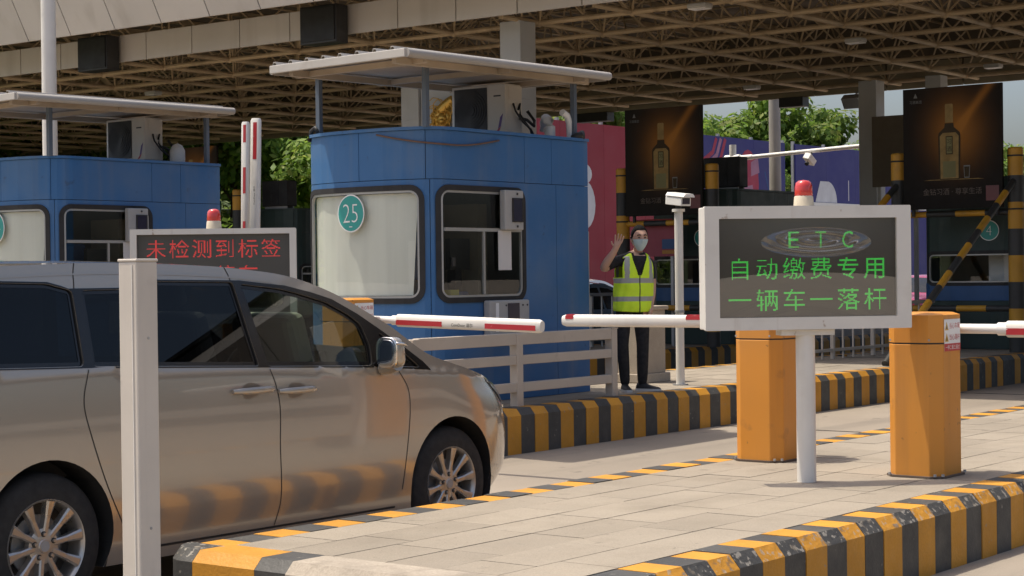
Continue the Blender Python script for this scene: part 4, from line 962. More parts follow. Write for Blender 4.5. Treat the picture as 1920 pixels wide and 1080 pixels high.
for s in (-1,1):
    gap(curve([(6.90,.27),(6.935,.42),(6.925,.70),(6.93,.91),(6.905,1.03),(6.87,1.11)]), s=s)
    gap(curve([(5.66,1.165),(5.62,1.02),(5.64,.90),(5.74,.62),(5.87,.36)]), s=s)
    gap(curve([(7.925,.36),(7.965,.62),(7.99,.84),(7.975,.95),(7.90,1.055)]), s=s)
    gap([(5.655,1.55),(5.66,1.58),(5.665,1.63),(5.68,1.68)], s=s); gap([(6.70,1.58),(6.69,1.615),(6.67,1.655)], s=s)
    gap([(x,.262-.0*x) for x in frange(5.88,7.98,.1)], .012, s=s)
    gap([(x, C_.ze(x)-.052) for x in frange(4.7,7.1,.08)], .008, s=s, mt=m_paint, name='roof_moulding', off=.004)
# lower body moulding, handles, mirror, lamps
for hx0, hx1 in ((6.58,6.885),(6.915,7.20)):
    hz = 1.005-(hx0-6.58)*.05
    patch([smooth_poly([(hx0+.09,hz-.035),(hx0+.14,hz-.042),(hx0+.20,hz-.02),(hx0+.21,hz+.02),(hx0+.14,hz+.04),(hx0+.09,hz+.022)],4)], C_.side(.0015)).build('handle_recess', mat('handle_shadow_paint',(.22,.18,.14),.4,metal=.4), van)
    pts = [(hx0+(hx1-hx0)*i/8, hz) for i in range(9)]
    q = MB(); rings = []
    for i,(x,z) in enumerate(pts):
        off = .012+.028*math.sin(math.pi*min(1,max(0,(i/8)*1.0)))**.5; k = .6+.4*math.sin(math.pi*i/8)**.5
        yy = YC-C_.w(x,z)-off
        rings.append([(x,yy+.010*math.cos(a),z+.019*k*math.sin(a)) for a in [2*math.pi*j/10 for j in range(10)]])
    h_ = q.rings(rings).build('door_handle', m_paint, van, smooth=50)
mi = thing_child('mirror', van, (7.72,6.80,1.1)); ORG[mi.name] = (7.72,6.80,1.1)
def sup(cx, cy, cz, dx, dy, dz, n=14, m=10, e=.6):
    rings = []
    for i in range(m+1):
        p = -math.pi/2+math.pi*i/m; ring = []
        for k in range(n):
            a = 2*math.pi*k/n; f = lambda v, q: math.copysign(abs(v)**q, v)
            ring.append((cx+dx*f(math.cos(p),e)*f(math.cos(a),e), cy+dy*f(math.cos(p),e)*f(math.sin(a),e), cz+dz*f(math.sin(p),e)))
        rings.append(ring)
    return MB().rings(rings)
sh = sup(7.715,6.83,1.165,.050,.078,.088)
sh.v = [(p[0]+(.035*(p[2]-1.165)/.088*-.3)+.02*(1-abs(p[1]-6.83)/.078), p[1], p[2]) for p in sh.v]
sh.build('shell', m_paint, mi, smooth=60)
MB().path([(7.76,6.93,1.075),(7.75,6.86,1.08),(7.73,6.80,1.10)], [.045,.042,.04], 10).build('stalk', m_paint, mi, smooth=60)
mg = sup(7.668,6.83,1.165,.006,.066,.074); mg.build('mirror_glass', mat('mirror_glass',(.55,.55,.55),.03,metal=1,var=0), mi, smooth=60)
rim_ = sup(7.675,6.83,1.165,.010,.078,.089); rim_.build('bezel', m_chrome, mi, smooth=60)
MB().path([(7.76,6.755,1.205),(7.74,6.752,1.212),(7.70,6.752,1.218),(7.675,6.757,1.218)],.008,6).build('repeater_strip', m_chrome, mi, smooth=True)
hl = round_poly([(8.79,.952),(8.93,.918),(9.04,.872),(9.075,.80),(9.035,.785),(8.93,.855)], .012)
for s in (-1,1):
    o = patch([hl], C_.side(.003,s), frange(8.8,9.1,.03), frange(.75,.97,.03)).build('headlight', m_black, van, smooth=True)
    patch([offset_poly(hl,.012)], C_.side(.006,s), frange(8.8,9.1,.03), frange(.75,.97,.03)).build('reflector', mat('lamp_silver',(.72,.72,.70),.3,metal=.3,var=.1,vs_=30), o, smooth=True)
    patch([hl], C_.side(.011,s), frange(8.8,9.1,.03), frange(.75,.97,.03)).build('lens', m_hlamp, o, smooth=True)
    gap([(8.86,.93),(8.93,.895),(9.01,.835),(9.05,.80)], .006, s=s, off=.012, mt=m_black, name='lamp_divider')
# front face: grille and plate (edge-on in the picture)
MB().box(9.36,9.39,YC-.45,YC+.45,.52,.72).build('grille', m_black, van, bevel=.01); MB().box(9.37,9.40,YC-.5,YC+.5,.725,.745).build('grille_bar', m_chrome, van)
MB().box(9.37,9.385,YC-.22,YC+.22,.36,.46).build('number_plate', mat('plate_blue',(.02,.06,.30),.4), van)
for hx, hz in (HUBF, HUBR):
    for s in (-1,1):
        wheel(van, hx, YC+s*(.895-.115), RW, .222, .215, s)
        # wheel-arch liner
        n = 20; q = MB()
        L1 = [(hx+.392*math.cos(R_(-25+230*k/n)), YC+s*.88, hz+.02+.392*math.sin(R_(-25+230*k/n))) for k in range(n+1)]
        L2 = [(p[0],YC+s*.5,p[2]) for p in L1]
        q.add(L1+L2, [(k,k+1,n+2+k,n+1+k) for k in range(n)]); q.build('arch_liner', m_rubber, van)
MB().box(4.7,9.1,YC-.6,YC+.6,.19,.5).build('underbody', m_dark, van)
# cabin
for s in (-1,1):
    y = YC+s*.40; st = MB()
    b = MB().box(-.08,.08,-.25,.25,0,.62); b.xf(Matrix.Translation((7.52,y,.80)) @ Matrix.Rotation(R_(-17),4,'Y')); o = b.build('seat_back', m_seat, van, bevel=.06, seg=3)
    b = MB().box(-.05,.05,-.14,.14,.66,.85); b.xf(Matrix.Translation((7.52,y,.80)) @ Matrix.Rotation(R_(-17),4,'Y')); b.build('head_rest', m_seat, van, bevel=.04, seg=3)
    MB().box(7.50,7.96,y-.25,y+.25,.64,.84).build('seat_cushion', m_seat, van, bevel=.05, seg=3)
MB().prism([(8.02,YC-.82),(8.38,YC-.78),(8.38,YC+.78),(8.02,YC+.82)], .70, 1.0, top=[(8.08,YC-.8),(8.38,YC-.74),(8.38,YC+.74),(8.08,YC+.8)]).build('dashboard', m_dash, van, bevel=.03)
sw = MB(); M = Matrix.Translation((7.93,YC+.38,1.03)) @ Matrix.Rotation(R_(-62),4,'Y')
pts = [(.185*math.cos(2*math.pi*k/32), .185*math.sin(2*math.pi*k/32), 0) for k in range(33)]
sw.path(pts, .014, 8); sw.box(-.02,.02,-.18,.18,-.02,.0); sw.box(-.18,0,-.02,.02,-.02,0); sw.xf(M); sw.build('steering_wheel', mat('steering_leather',(.10,.095,.085),.5), van, smooth=50)
MB().box(7.5,7.55,YC-.1,YC+.1,1.50,1.56).build('rear_view_mirror', m_black, van, bevel=.01)
MB().box(5.0,6.5,YC-.7,YC+.7,.64,.9).build('rear_bench', m_cabin, van)

def small_car(xc, yc, col, label, z=0.0, rev=False):
    """ordinary saloon, front at +x"""
    t = thing('parked_car', (xc,yc,z), label, 'car')
    s_ = -1 if rev else 1
    sze = [(-2.25,.72),(-2.15,.88),(-1.6,.95),(-1.25,1.10),(-.85,1.33),(-.3,1.41),(.25,1.39),(.7,1.22),(1.15,.98),(1.9,.88),(2.2,.72),(2.27,.6)]
    szc = [(a, b_+.05) for a, b_ in sze]; fr = [(.1,2.1),(.3,2.25),(.6,2.28),(.9,2.2),(2,2.2)]
    c = Car(0, .88, sze, szc, -2.27, 2.275, [(-2.3,.88),(0,.93),(2.3,.80)], .42, fr, .22)
    mp_ = mat('car_paint_'+label.split()[0], col, .3, metal=.2, var=.02, coat=1)
    def put(mb, name, mt, par=t, **k):
        mb.v = [(xc+s_*p[0], yc+s_*p[1], z+p[2]) for p in mb.v]; return mb.build(name, mt, par, **k)
    bo = put(c.solid(None, 60, 14, 6), 'body', mp_, smooth=40)
    for sd in (-1,1):
        for nm, poly in (('side_window',[(-.02,.97),(.98,.95),(.62,1.20),(.22,1.33),(-.02,1.35)]),('side_window',[(-1.15,.99),(-.08,.97),(-.08,1.35),(-.35,1.34),(-.8,1.25)])):
            put(patch([round_poly(poly,.03)], c.side(.004,sd), frange(-1.2,1.1,.1), frange(.9,1.4,.08)), nm, m_frit, smooth=True)
        put(patch([round_poly([(2.0,.72),(2.2,.66),(2.2,.58),(1.95,.62)],.02)], c.side(.004,sd), frange(1.9,2.3,.05)), 'headlight', m_chrome, smooth=True)
        put(patch([round_poly([(-2.2,.82),(-1.95,.86),(-1.95,.74),(-2.2,.70)],.02)], c.side(.004,sd), frange(-2.3,-1.9,.05)), 'tail_light', m_red, smooth=True)
        for hx in (-1.35,1.4):
            put(MB().lathe([(0,-.02*1),(.375,-.02)], (hx,sd*.84,.32), 'y', 24).lathe([(.375,-.03),(.375,.05)], (hx,sd*.84,.32), 'y', 24), 'wheel_arch', m_rubber)
            put(MB().lathe([(.19,-.1),(.27,-.11),(.31,-.08),(.315,.08),(.27,.11),(.19,.1)], (hx,sd*.80,.315), 'y', 28), 'tyre', m_tyre, smooth=50)
            put(MB().lathe([(0,sd*.09),(.19,sd*.095),(.2,sd*.08)], (hx,sd*.80,.315), 'y', 24), 'rim', m_rim, smooth=40)
    def tz(x, y):
        e = c.ze(x); we = c.w(x,e); q = 1-min(1,abs(y)/we); return e+.05*(1-(1-q)**2.3)
    put(patch([[(.42,-.52),(.42,.52),(1.08,.60),(1.12,0),(1.08,-.60)]], lambda x,y: (x,y,tz(x,y)+.004), frange(.5,1.1,.1), frange(-.5,.6,.12)), 'windscreen', m_frit, smooth=True)
    put(patch([[(-.75,-.5),(-.75,.5),(-1.45,.58),(-1.45,-.58)]], lambda x,y: (x,y,tz(x,y)+.004), frange(-1.4,-.7,.1), frange(-.5,.6,.12)), 'rear_window', m_frit, smooth=True)
    put(MB().box(.72,.86,-1.0,-.86,.92,1.04).box(.72,.86,.86,1.0,.92,1.04), 'mirror', mp_, bevel=.03)
    return t
# ------------------------------------------------------------------ the waving worker
m_skin = mat('skin', (.52,.31,.22), .5, var=.05, vs_=12)
m_shirt= mat('black_shirt', (.014,.013,.014), .85, var=.2, vs_=9)
m_trou = mat('black_trousers', (.012,.012,.014), .85, var=.2, vs_=9)
m_hiv  = mat('hi_vis_yellow_green', (.66,.92,.03), .7, var=.06, vs_=7, bump=.25, bs=14)
m_refl = mat('reflective_grey_tape', (.36,.36,.33), .4, var=.06)
m_hair = mat('black_hair', (.008,.007,.007), .85, var=.3, vs_=50, bump=.6, bs=120, spec=.15)
m_maskc= mat('mask_pale_blue', (.48,.60,.62), .8, var=.04)
m_shoe = mat('black_shoe', (.013,.013,.014), .6); m_sole = mat('white_sole', (.55,.54,.52), .6)
PB = Vector((15.30,10.28,HB)); aX = _R0.copy(); aD = Vector((-_R0.y*-1*-1, 0, 0)); aD = -Vector((math.cos(TH), math.sin(TH), 0))
def pw(X, D, Z): return tuple(PB+aX*X+aD*D+Vector((0,0,Z)))
person = thing('person', tuple(PB), 'person in a yellow-green reflective vest, black clothes and face mask, waving one hand', 'person')
J = {}; E_ = []
def jt(n, p, r, par=None, reg='shirt'):
    J[n] = (p, r if isinstance(r, tuple) else (r, r), reg)
    if par: E_.append((par, n))
jt('pelvis',(0,0,.90),(.135,.105),None,'trousers')
jt('spine',(.005,0,1.06),(.128,.10),'pelvis'); jt('chest',(.012,.005,1.23),(.150,.112),'spine'); jt('upper',(.025,.0,1.33),(.10,.085),'chest')
jt('neck',(.055,.01,1.41),(.054,.056),'upper','skin'); jt('skull',(.068,.02,1.47),(.052,.056),'neck','skin')
jt('rsh',(-.150,.05,1.325),(.066,.062),'upper'); jt('rua',(-.235,.09,1.28),(.060,.058),'rsh'); jt('rel',(-.310,.135,1.232),(.047,.045),'rua','skin')
jt('rfa',(-.255,.175,1.325),(.049,.047),'rel','skin'); jt('rwr',(-.185,.215,1.425),(.034,.028),'rfa','skin'); jt('rpa',(-.160,.226,1.472),(.044,.021),'rwr','skin')
for k,(dx,ln,tw) in enumerate(((-.034,.076,-.12),(-.011,.088,-.02),(.013,.084,.07),(.036,.066,.18))):
    b0 = Vector((-.152+dx*.9,.231,1.508)); d = Vector((.18+tw*1.3,.12,1)).normalized()
    jt('rf%da'%k, tuple(b0), .0112, 'rpa','skin'); jt('rf%db'%k, tuple(b0+d*ln*.5), .0100, 'rf%da'%k,'skin'); jt('rf%dc'%k, tuple(b0+d*ln+Vector((0,.010,0))), .0082, 'rf%db'%k,'skin')
jt('rt1',(-.192,.236,1.462),.0115,'rpa','skin'); jt('rt2',(-.215,.244,1.492),.0098,'rt1','skin'); jt('rt3',(-.222,.250,1.518),.0080,'rt2','skin')
jt('lsh',(.165,-.05,1.325),(.064,.060),'upper'); jt('lua',(.195,-.055,1.20),(.057,.055),'lsh'); jt('lel',(.205,-.05,1.07),(.045,.044),'lua','skin')
jt('lfa',(.200,-.01,.97),(.040,.038),'lel','skin'); jt('lwr',(.188,.03,.865),(.028,.023),'lfa','skin'); jt('lpa',(.182,.042,.81),(.018,.038),'lwr','skin')
for k,(dd,ln) in enumerate(((.030,.062),(.011,.072),(-.009,.068),(-.028,.054))):
    b0 = Vector((.180,.046+dd*.95,.772)); d = Vector((-.10,.10,-1)).normalized()
    jt('lf%da'%k, tuple(b0), .0096, 'lpa','skin'); jt('lf%db'%k, tuple(b0+d*ln*.5+Vector((-.004,0,0))), .0086, 'lf%da'%k,'skin'); jt('lf%dc'%k, tuple(b0+d*ln+Vector((-.016,0,.004))), .0072, 'lf%db'%k,'skin')
jt('lt1',(.172,.082,.815),.0112,'lpa','skin'); jt('lt2',(.168,.098,.785),.0096,'lt1','skin'); jt('lt3',(.164,.103,.76),.0080,'lt2','skin')
for s, hx, kn, an in (('r',(-.098,.03,.84),(-.112,.065,.47),(-.088,.03,.10)),('l',(.085,-.02,.84),(.098,.0,.47),(.092,-.03,.10))):
    jt(s+'hip',hx,(.092,.092),'pelvis','trousers'); md = tuple((Vector(hx)+Vector(kn))/2)
    jt(s+'th',md,(.086,.088),s+'hip','trousers'); jt(s+'kn',kn,(.068,.070),s+'th','trousers')
    cf = tuple((Vector(kn)*.6+Vector(an)*.4)); jt(s+'cf',cf,(.066,.068),s+'kn','trousers'); jt(s+'an',an,(.054,.058),s+'cf','trousers'); jt(s+'hl',(an[0],an[1]-.005,.055),(.042,.045),s+'an','trousers')
names = list(J); idx = {n:i for i,n in enumerate(names)}
me = bpy.data.meshes.new('skeleton'); off = ORG[person.name]
me.from_pydata([tuple(Vector(pw(*J[n][0]))-Vector(off)) for n in names], [(idx[a],idx[b]) for a,b in E_], [])
so_ = bpy.data.objects.new('skeleton', me); COL.objects.link(so_)
so_.modifiers.new('skin','SKIN').use_smooth_shade = True
for i, n in enumerate(names):
    sv = me.skin_vertices[0].data[i]; sv.radius = J[n][1]; sv.use_root = (n == 'pelvis')
ss = so_.modifiers.new('sub','SUBSURF'); ss.levels = ss.render_levels = 1
dg = bpy.context.evaluated_depsgraph_get(); dg.update()
bme = bpy.data.meshes.new_from_object(so_.evaluated_get(dg)); bpy.data.objects.remove(so_)
segs = [(Vector(pw(*J[a][0]))-Vector(off), Vector(pw(*J[b][0]))-Vector(off), J[a][2], J[b][2]) for a,b in E_]
def region(p):
    best = None
    for a, b, ra, rb in segs:
        d = b-a; t = max(0,min(1,(p-a).dot(d)/d.length_squared)); q = (p-(a+d*t)).length
        if best is None or q < best[0]: best = (q, ra if t < .5 else rb)
    return best[1]
bb = MB(); bb.add([tuple(Vector(v.co)+Vector(off)) for v in bme.vertices], [])
for p in bme.polygons:
    r = region(p.center); bb.f.append(tuple(p.vertices)); bb.m.append({'skin':0,'shirt':1,'trousers':2}[r])
# head: ellipsoid shaped into a face, turned a little to the picture's right
HCn = Vector((.073,.028,1.545)); hy = R_(14)
hf = aD*math.cos(hy)+aX*math.sin(hy); hlft = aX*math.cos(hy)-aD*math.sin(hy)      # forward, image-right
hc = Vector(pw(*HCn))
def hp(x, y, z): return tuple(hc+(hlft*x+hf*y+Vector((0,0,z)))*1.08)
def head_shape(lon, lat, k=1.0):
    """lon 0 = front, +90 = picture right; lat -90..90"""
    a, b = math.radians(lon), math.radians(lat)
    x = .076*math.sin(a)*math.cos(b); y = .094*math.cos(a)*math.cos(b); z = .118*math.sin(b)
    if z < 0: x *= 1-.30*(z/-.118)**1.5; y = y*(1-.10*(z/-.118)) if y > 0 else y*(1-.35*(z/-.118))
    fr = max(0, math.cos(a))**6
    if fr:
        y += .020*fr*math.exp(-((z+.022)/.020)**2)*math.exp(-(x/.012)**2)+.010*fr*math.exp(-((z-.005)/.025)**2)*math.exp(-(x/.009)**2)   # nose
        y -= .010*math.exp(-((z-.008)/.014)**2)*(math.exp(-((x-.030)/.015)**2)+math.exp(-((x+.030)/.015)**2))                              # eye sockets
        y += .006*math.exp(-((z-.034)/.012)**2)*math.exp(-(x/.045)**2)                                                                    # brow
        y += .006*fr*math.exp(-((z+.062)/.010)**2)*math.exp(-(x/.024)**2)+.006*math.exp(-((z+.098)/.018)**2)*math.exp(-(x/.03)**2)        # lips, chin
    return x*k, y*k, z*k
nl, nb = 48, 32; rings = []
for j in range(nb+1):
    lat = -89.5+179*j/nb; rings.append([hp(*head_shape(360*i/nl, lat)) for i in range(nl)])
bb.rings(rings, True, 0)
for s in (-1,1):                                     # ears
    bb.rings([[hp(s*(.074+.008*math.cos(t)), -.005+.016*math.sin(t)*q, -.005+zz) for t in [2*math.pi*i/8 for i in range(8)]] for zz, q in ((-.034,.3),(-.024,.8),(0,1),(.022,1.1),(.032,.5))], True, 0)
body_p = bb.build('body', [m_skin, m_shirt, m_trou], person, smooth=True, fix=False)
eye = MB()
for s in (-1,1):
    ex = []
    for zz, q in ((-.0055,.2),(-.003,.8),(0,1),(.003,.8),(.0055,.2)):
        ex.append([hp(s*.030+.013*q*math.cos(t), .0845+.004*q*math.sin(t), .006+zz) for t in [2*math.pi*i/8 for i in range(8)]])
    eye.rings(ex)
eye.build('eyes', m_black, body_p)
br = MB()
for s in (-1,1): br.path([hp(s*.014,.0925,.028), hp(s*.03,.0905,.032), hp(s*.046,.081,.027)], .0045, 6)
br.build('eyebrows', m_hair, body_p)
hr = []
for j in range(18):
    ring = []
    for i in range(nl):
        lon = 360*i/nl; c = math.cos(math.radians(lon)); lo = 40 if c > .6 else (40-(.6-c)/.5*52 if c > .1 else -12-((.1-c)/1.1)*18)
        lat = lo+(89.5-lo)*j/17; k = 1.035+.05*min(1,j/3)+.012*math.sin(i*5.1+j*2.3); ring.append(hp(*head_shape(lon, lat, k)))
    hr.append(ring)
MB().rings(hr).build('hair', m_hair, person, smooth=True)
mk = []
for j in range(11):
    lat = -66+62*j/10; mk.append([hp(*[q*(1.06+.04*math.cos(math.radians(lon))**2) for q in head_shape(lon, lat)]) for lon in range(-68,69,8)])
mm = MB(); nn_ = len(mk[0]); mm.add([p for r in mk for p in r], [(j*nn_+i,j*nn_+i+1,(j+1)*nn_+i+1,(j+1)*nn_+i) for j in range(10) for i in range(nn_-1)])
mo = mm.build('face_mask', m_maskc, person, smooth=True)
for s in (-1,1): MB().path([hp(s*.070,.035,-.012), hp(s*.080,.0,-.002), hp(s*.078,-.014,-.002)], .002, 5).path([hp(s*.058,.03,-.062), hp(s*.074,.0,-.03), hp(s*.078,-.012,-.02)], .002, 5).build('ear_loop', m_maskc, mo)
# vest: lofted shell around the torso with arm holes, neck opening and tapes
vy = R_(22); vf = aD*math.cos(vy)+aX*math.sin(vy); vl = aX*math.cos(vy)-aD*math.sin(vy)
prof = [(.815,.185,.140,.0),(.85,.190,.142,0),(.912,.190,.140,0),(.960,.190,.139,.002),(1.03,.190,.138,.004),(1.095,.191,.137,.006),(1.145,.192,.137,.008),(1.20,.194,.136,.010),(1.25,.192,.132,.012),(1.29,.184,.124,.014),(1.325,.170,.112,.018),(1.355,.145,.100,.024),(1.378,.115,.090,.032),(1.392,.090,.080,.038)]
_p2 = []
for _a, _b in zip(prof, prof[1:]):
    for _t in (0,.125,.25,.375,.5,.625,.75,.875): _p2.append(tuple(x0+(x1-x0)*_t for x0, x1 in zip(_a,_b)))
prof = _p2+[prof[-1]]
NV = 240
def vp_(k, i):
    z, a, b, x0 = prof[k]; a *= 1.05; b *= 1.06; t = 2*math.pi*i/NV; fold = 1+.022*math.sin(5*t+z*9)+.016*math.sin(11*t-z*17)+.012*math.sin(3*t+z*38)
    x = a*fold*math.copysign(abs(math.sin(t))**.85, math.sin(t)); y = b*fold*math.copysign(abs(math.cos(t))**.85, math.cos(t))
    hem = .03*math.cos(t)**2*(1 if math.cos(t) > 0 else 0) if k == 0 else 0
    return Vector(pw(x0+.004,0,z-hem*.4))+vl*x+vf*y
vv = [tuple(vp_(k,i)) for k in range(len(prof)) for i in range(NV)]
vest = MB(); tape = MB()
for k in range(len(prof)-1):
    zm = (prof[k][0]+prof[k+1][0])/2
    for i in range(NV):
        t = 2*math.pi*(i+.5)/NV; sx, cy = math.sin(t), math.cos(t); xm = prof[k][1]*sx
        if zm > 1.15 and abs(sx) > .80 and zm < 1.345: continue
        if cy > 0 and zm > 1.17 and abs(xm) < .012+.06*(zm-1.17)/.2: continue
        q = (k*NV+i, k*NV+(i+1)%NV, (k+1)*NV+(i+1)%NV, (k+1)*NV+i)
        mi_ = 1 if (.912 < zm < .960 or 1.095 < zm < 1.145 or (zm > 1.145 and .090 < abs(xm) < .135 and zm < 1.36)) else 0
        vest.f.append(q); vest.m.append(mi_)
vest.v = vv
vo = vest.build('reflective_vest', [m_hiv, m_refl], person, smooth=True)
sd_ = vo.modifiers.new('thick','SOLIDIFY'); sd_.thickness = .006; sd_.offset = 1
zp = MB().path([tuple(vp_(k,0)+vf*.006) for k in range(0,57,4)], .006, 6); zp.build('zip', m_black, vo)

# collar / hood of the shirt
cr = []
for k in range(10):
    a = 2*math.pi*k/9
MB().path([pw(.055+.062*math.cos(a)*1.05, .005+.060*math.sin(a)-.01, 1.385+.012*math.sin(a+2.6)) for a in [2*math.pi*i/16 for i in range(17)]], .018, 8).build('collar', m_shirt, person, smooth=True)
def shoe(X, D, ang):
    d = (aX*math.sin(ang)+aD*math.cos(ang)); sdv = (aX*math.cos(ang)-aD*math.sin(ang)); c = Vector(pw(X,D,0)); up = MB(); so2 = MB(); rings = []; rs = []
    for y, w_, h in ((-.075,.022,.055),(-.06,.034,.085),(-.02,.038,.10),(.02,.040,.085),(.07,.044,.062),(.12,.045,.05),(.16,.038,.042),(.185,.018,.034)):
        rings.append([tuple(c+d*y+sdv*(w_*math.cos(a))+Vector((0,0,.022+max(0,h-.022)*max(0,math.sin(a))))) for a in [math.pi*i/8 for i in range(9)]])
        rs.append([tuple(c+d*(y*1.03)+sdv*(w_*1.08*q)+Vector((0,0,zz))) for q, zz in ((-1,0),(1,0),(1,.024),(-1,.024))])
    o = up.rings(rings).build('shoe', m_shoe, person, smooth=50); so2.rings(rs).build('sole', m_sole, o)
shoe(-.088,.04,R_(8)); shoe(.100,-.025,R_(62))
# ------------------------------------------------------------------ booths, frames and posters further down the plaza
m_dkgr = mat('booth_dark_green', (.018,.040,.035), .5, var=.12, streak=((.03,.04,.035),4,.55,.8,.4))
m_bluelow = mat('booth_blue_low', (.03,.09,.22), .5)
def far_booth(u, v, label, num, dark_ac=True):
    t = thing('toll_booth', (u,v,HB), label, 'toll booth', 'dark toll booths under the canopy', world=False)
    booth(t, m_dkgr, num, detail=1, blind=False, lowband=m_bluelow, z2=1.42)
    MB().box(.9,1.2,.4,.8,.92,1.35).build('monitor', m_black, t); MB().box(.5,.62,.3,.7,.92,1.5).build('papers', m_paper, t)
    return t
far_booth(25.5,10.32,'dark toll booth with a teal number 4 disc behind the right-hand poster','4')
far_booth(25.5,15.28,'dark toll booth with a teal number 3 disc behind the camera post','3')
far_booth(25.6,25.3,'dark green toll booth seen between the red-text board and booth 25',None)
air_con((26.3,15.5,HB+BH+.03), 'dark air conditioner on the roof of the number 3 booth', 'rooftop air conditioners', dark=True)
air_con((25.75,25.5,HB+BH+.03), 'dark air conditioner on the dark green booth roof beside the raised booms', 'rooftop air conditioners', dark=True)
def striped_post(u, v, z1, par, r=.11):
    n = int((z1-HB)/.38); b = MB(); 
    for k in range(n+1):
        a, c = z1-.38*(k+1), z1-.38*k; a = max(a, HB)
        if c-a > .02: b.tube((u,v,a),(u,v,c),r,n=18,mi=k % 2)
    b.build('post', [m_yel, m_blk], par, smooth=45)
    for z in (z1-.1, z1-.86): MB().lathe([(r,-.012),(r+.006,-.012),(r+.006,.012),(r,.012)], (u,v,z), n=18).build('band', m_rubber, par)
    MB().lathe([(r,0),(r*.85,.02),(0,.03)], (u,v,z1), n=18).build('cap', m_yel, par)
def striped_bar(p, q, r, par, name='crossbar', st=.42):
    p, q = Vector(p), Vector(q); L = (q-p).length; n = max(1,round(L/st)); b = MB()
    for k in range(n): b.tube(p+(q-p)*(k/n), p+(q-p)*((k+1)/n), r, n=12, mi=(k+1) % 2)
    return b.build(name, [m_yel, m_blk], par, smooth=45)
def crash_frame(v0, v1, label, braces=True):
    t = thing('crash_frame', (24.9,(v0+v1)/2,HB), label, 'crash frame', 'striped crash frames')
    for v in (v0,v1): striped_post(24.9, v, 3.30, t)
    striped_bar((24.9,v0,2.40),(24.9,v1,2.40),.045,t); striped_bar((24.9,v0,1.02),(24.9,v1,1.02),.045,t)
    if braces:
        for v in (v0,v1): striped_bar((24.85,v,2.85),(20.7,v,.42),.05,t,'brace',.38)
    return t
crash_frame(10.14,11.95,'yellow-and-black striped crash frame with slanting braces around the right-hand poster')
crash_frame(15.18,16.90,'yellow-and-black striped crash frame holding the left-hand poster behind the camera post', False)
crash_frame(26.0,28.0,'yellow-and-black striped crash frame beyond the raised booms, mostly hidden', False)
def poster_mat():
    M = mat('poster_print', (.012,.010,.008), .6, var=.02, spec=.12); t = M.node_tree; N = t.nodes; L = t.links; b = N['Principled BSDF']; src = b.inputs['Base Color'].links[0].from_socket
    tc = N.new('ShaderNodeTexCoord'); sp = N.new('ShaderNodeSeparateXYZ'); L.new(tc.outputs['Object'], sp.inputs[0])
    def mth(op, a, b_=None):
        n = N.new('ShaderNodeMath'); n.operation = op
        for i, v in enumerate((a,b_)):
            if v is None: continue
            if isinstance(v,(int,float)): n.inputs[i].default_value = v
            else: L.new(v, n.inputs[i])
        return n.outputs[0]
    x = mth('MULTIPLY', sp.outputs[1], -1.0); z = sp.outputs[2]                # x to the right seen from the front (-x side)
    dx = mth('SUBTRACT', x, .06); dz = mth('SUBTRACT', z, .22)
    r2 = mth('ADD', mth('MULTIPLY', mth('MULTIPLY',dx,dx), 7.0), mth('MULTIPLY', mth('MULTIPLY',dz,dz), 5.0))
    glow = mth('POWER', 2.718, mth('MULTIPLY', r2, -1.0))
    ln = mth('SUBTRACT', mth('SUBTRACT', z, .30), mth('MULTIPLY', mth('SUBTRACT', x, .12), 1.25))       # beam to the upper right
    beam = mth('MULTIPLY', mth('POWER', 2.718, mth('MULTIPLY', mth('MULTIPLY',ln,ln), -110.0)), mth('GREATER_THAN', x, .02))
    tot = mth('ADD', mth('MULTIPLY', glow, .85), mth('MULTIPLY', beam, .6))
    mx = N.new('ShaderNodeMix'); mx.data_type = 'RGBA'; L.new(mth('MINIMUM', tot, 1.0), mx.inputs[0]); L.new(src, mx.inputs[6]); mx.inputs[7].default_value = (.33,.135,.025,1)
    L.new(mx.outputs[2], b.inputs['Base Color']); return M
m_poster = poster_mat()
m_bot = mat('print_bottle_gold', (.25,.165,.06), .35, spec=.1, var=.25, vs_=9); m_bot2 = mat('print_bottle_shade', (.045,.03,.014), .35, spec=.1); m_bot3 = mat('print_label', (.17,.155,.07), .4, spec=.1, var=.1)
m_ptxt = mat('print_bronze_text', (.09,.06,.04), .4); m_pgrey = mat('print_grey', (.12,.115,.10), .4); m_pink = mat('print_dull_red', (.12,.03,.028), .4)
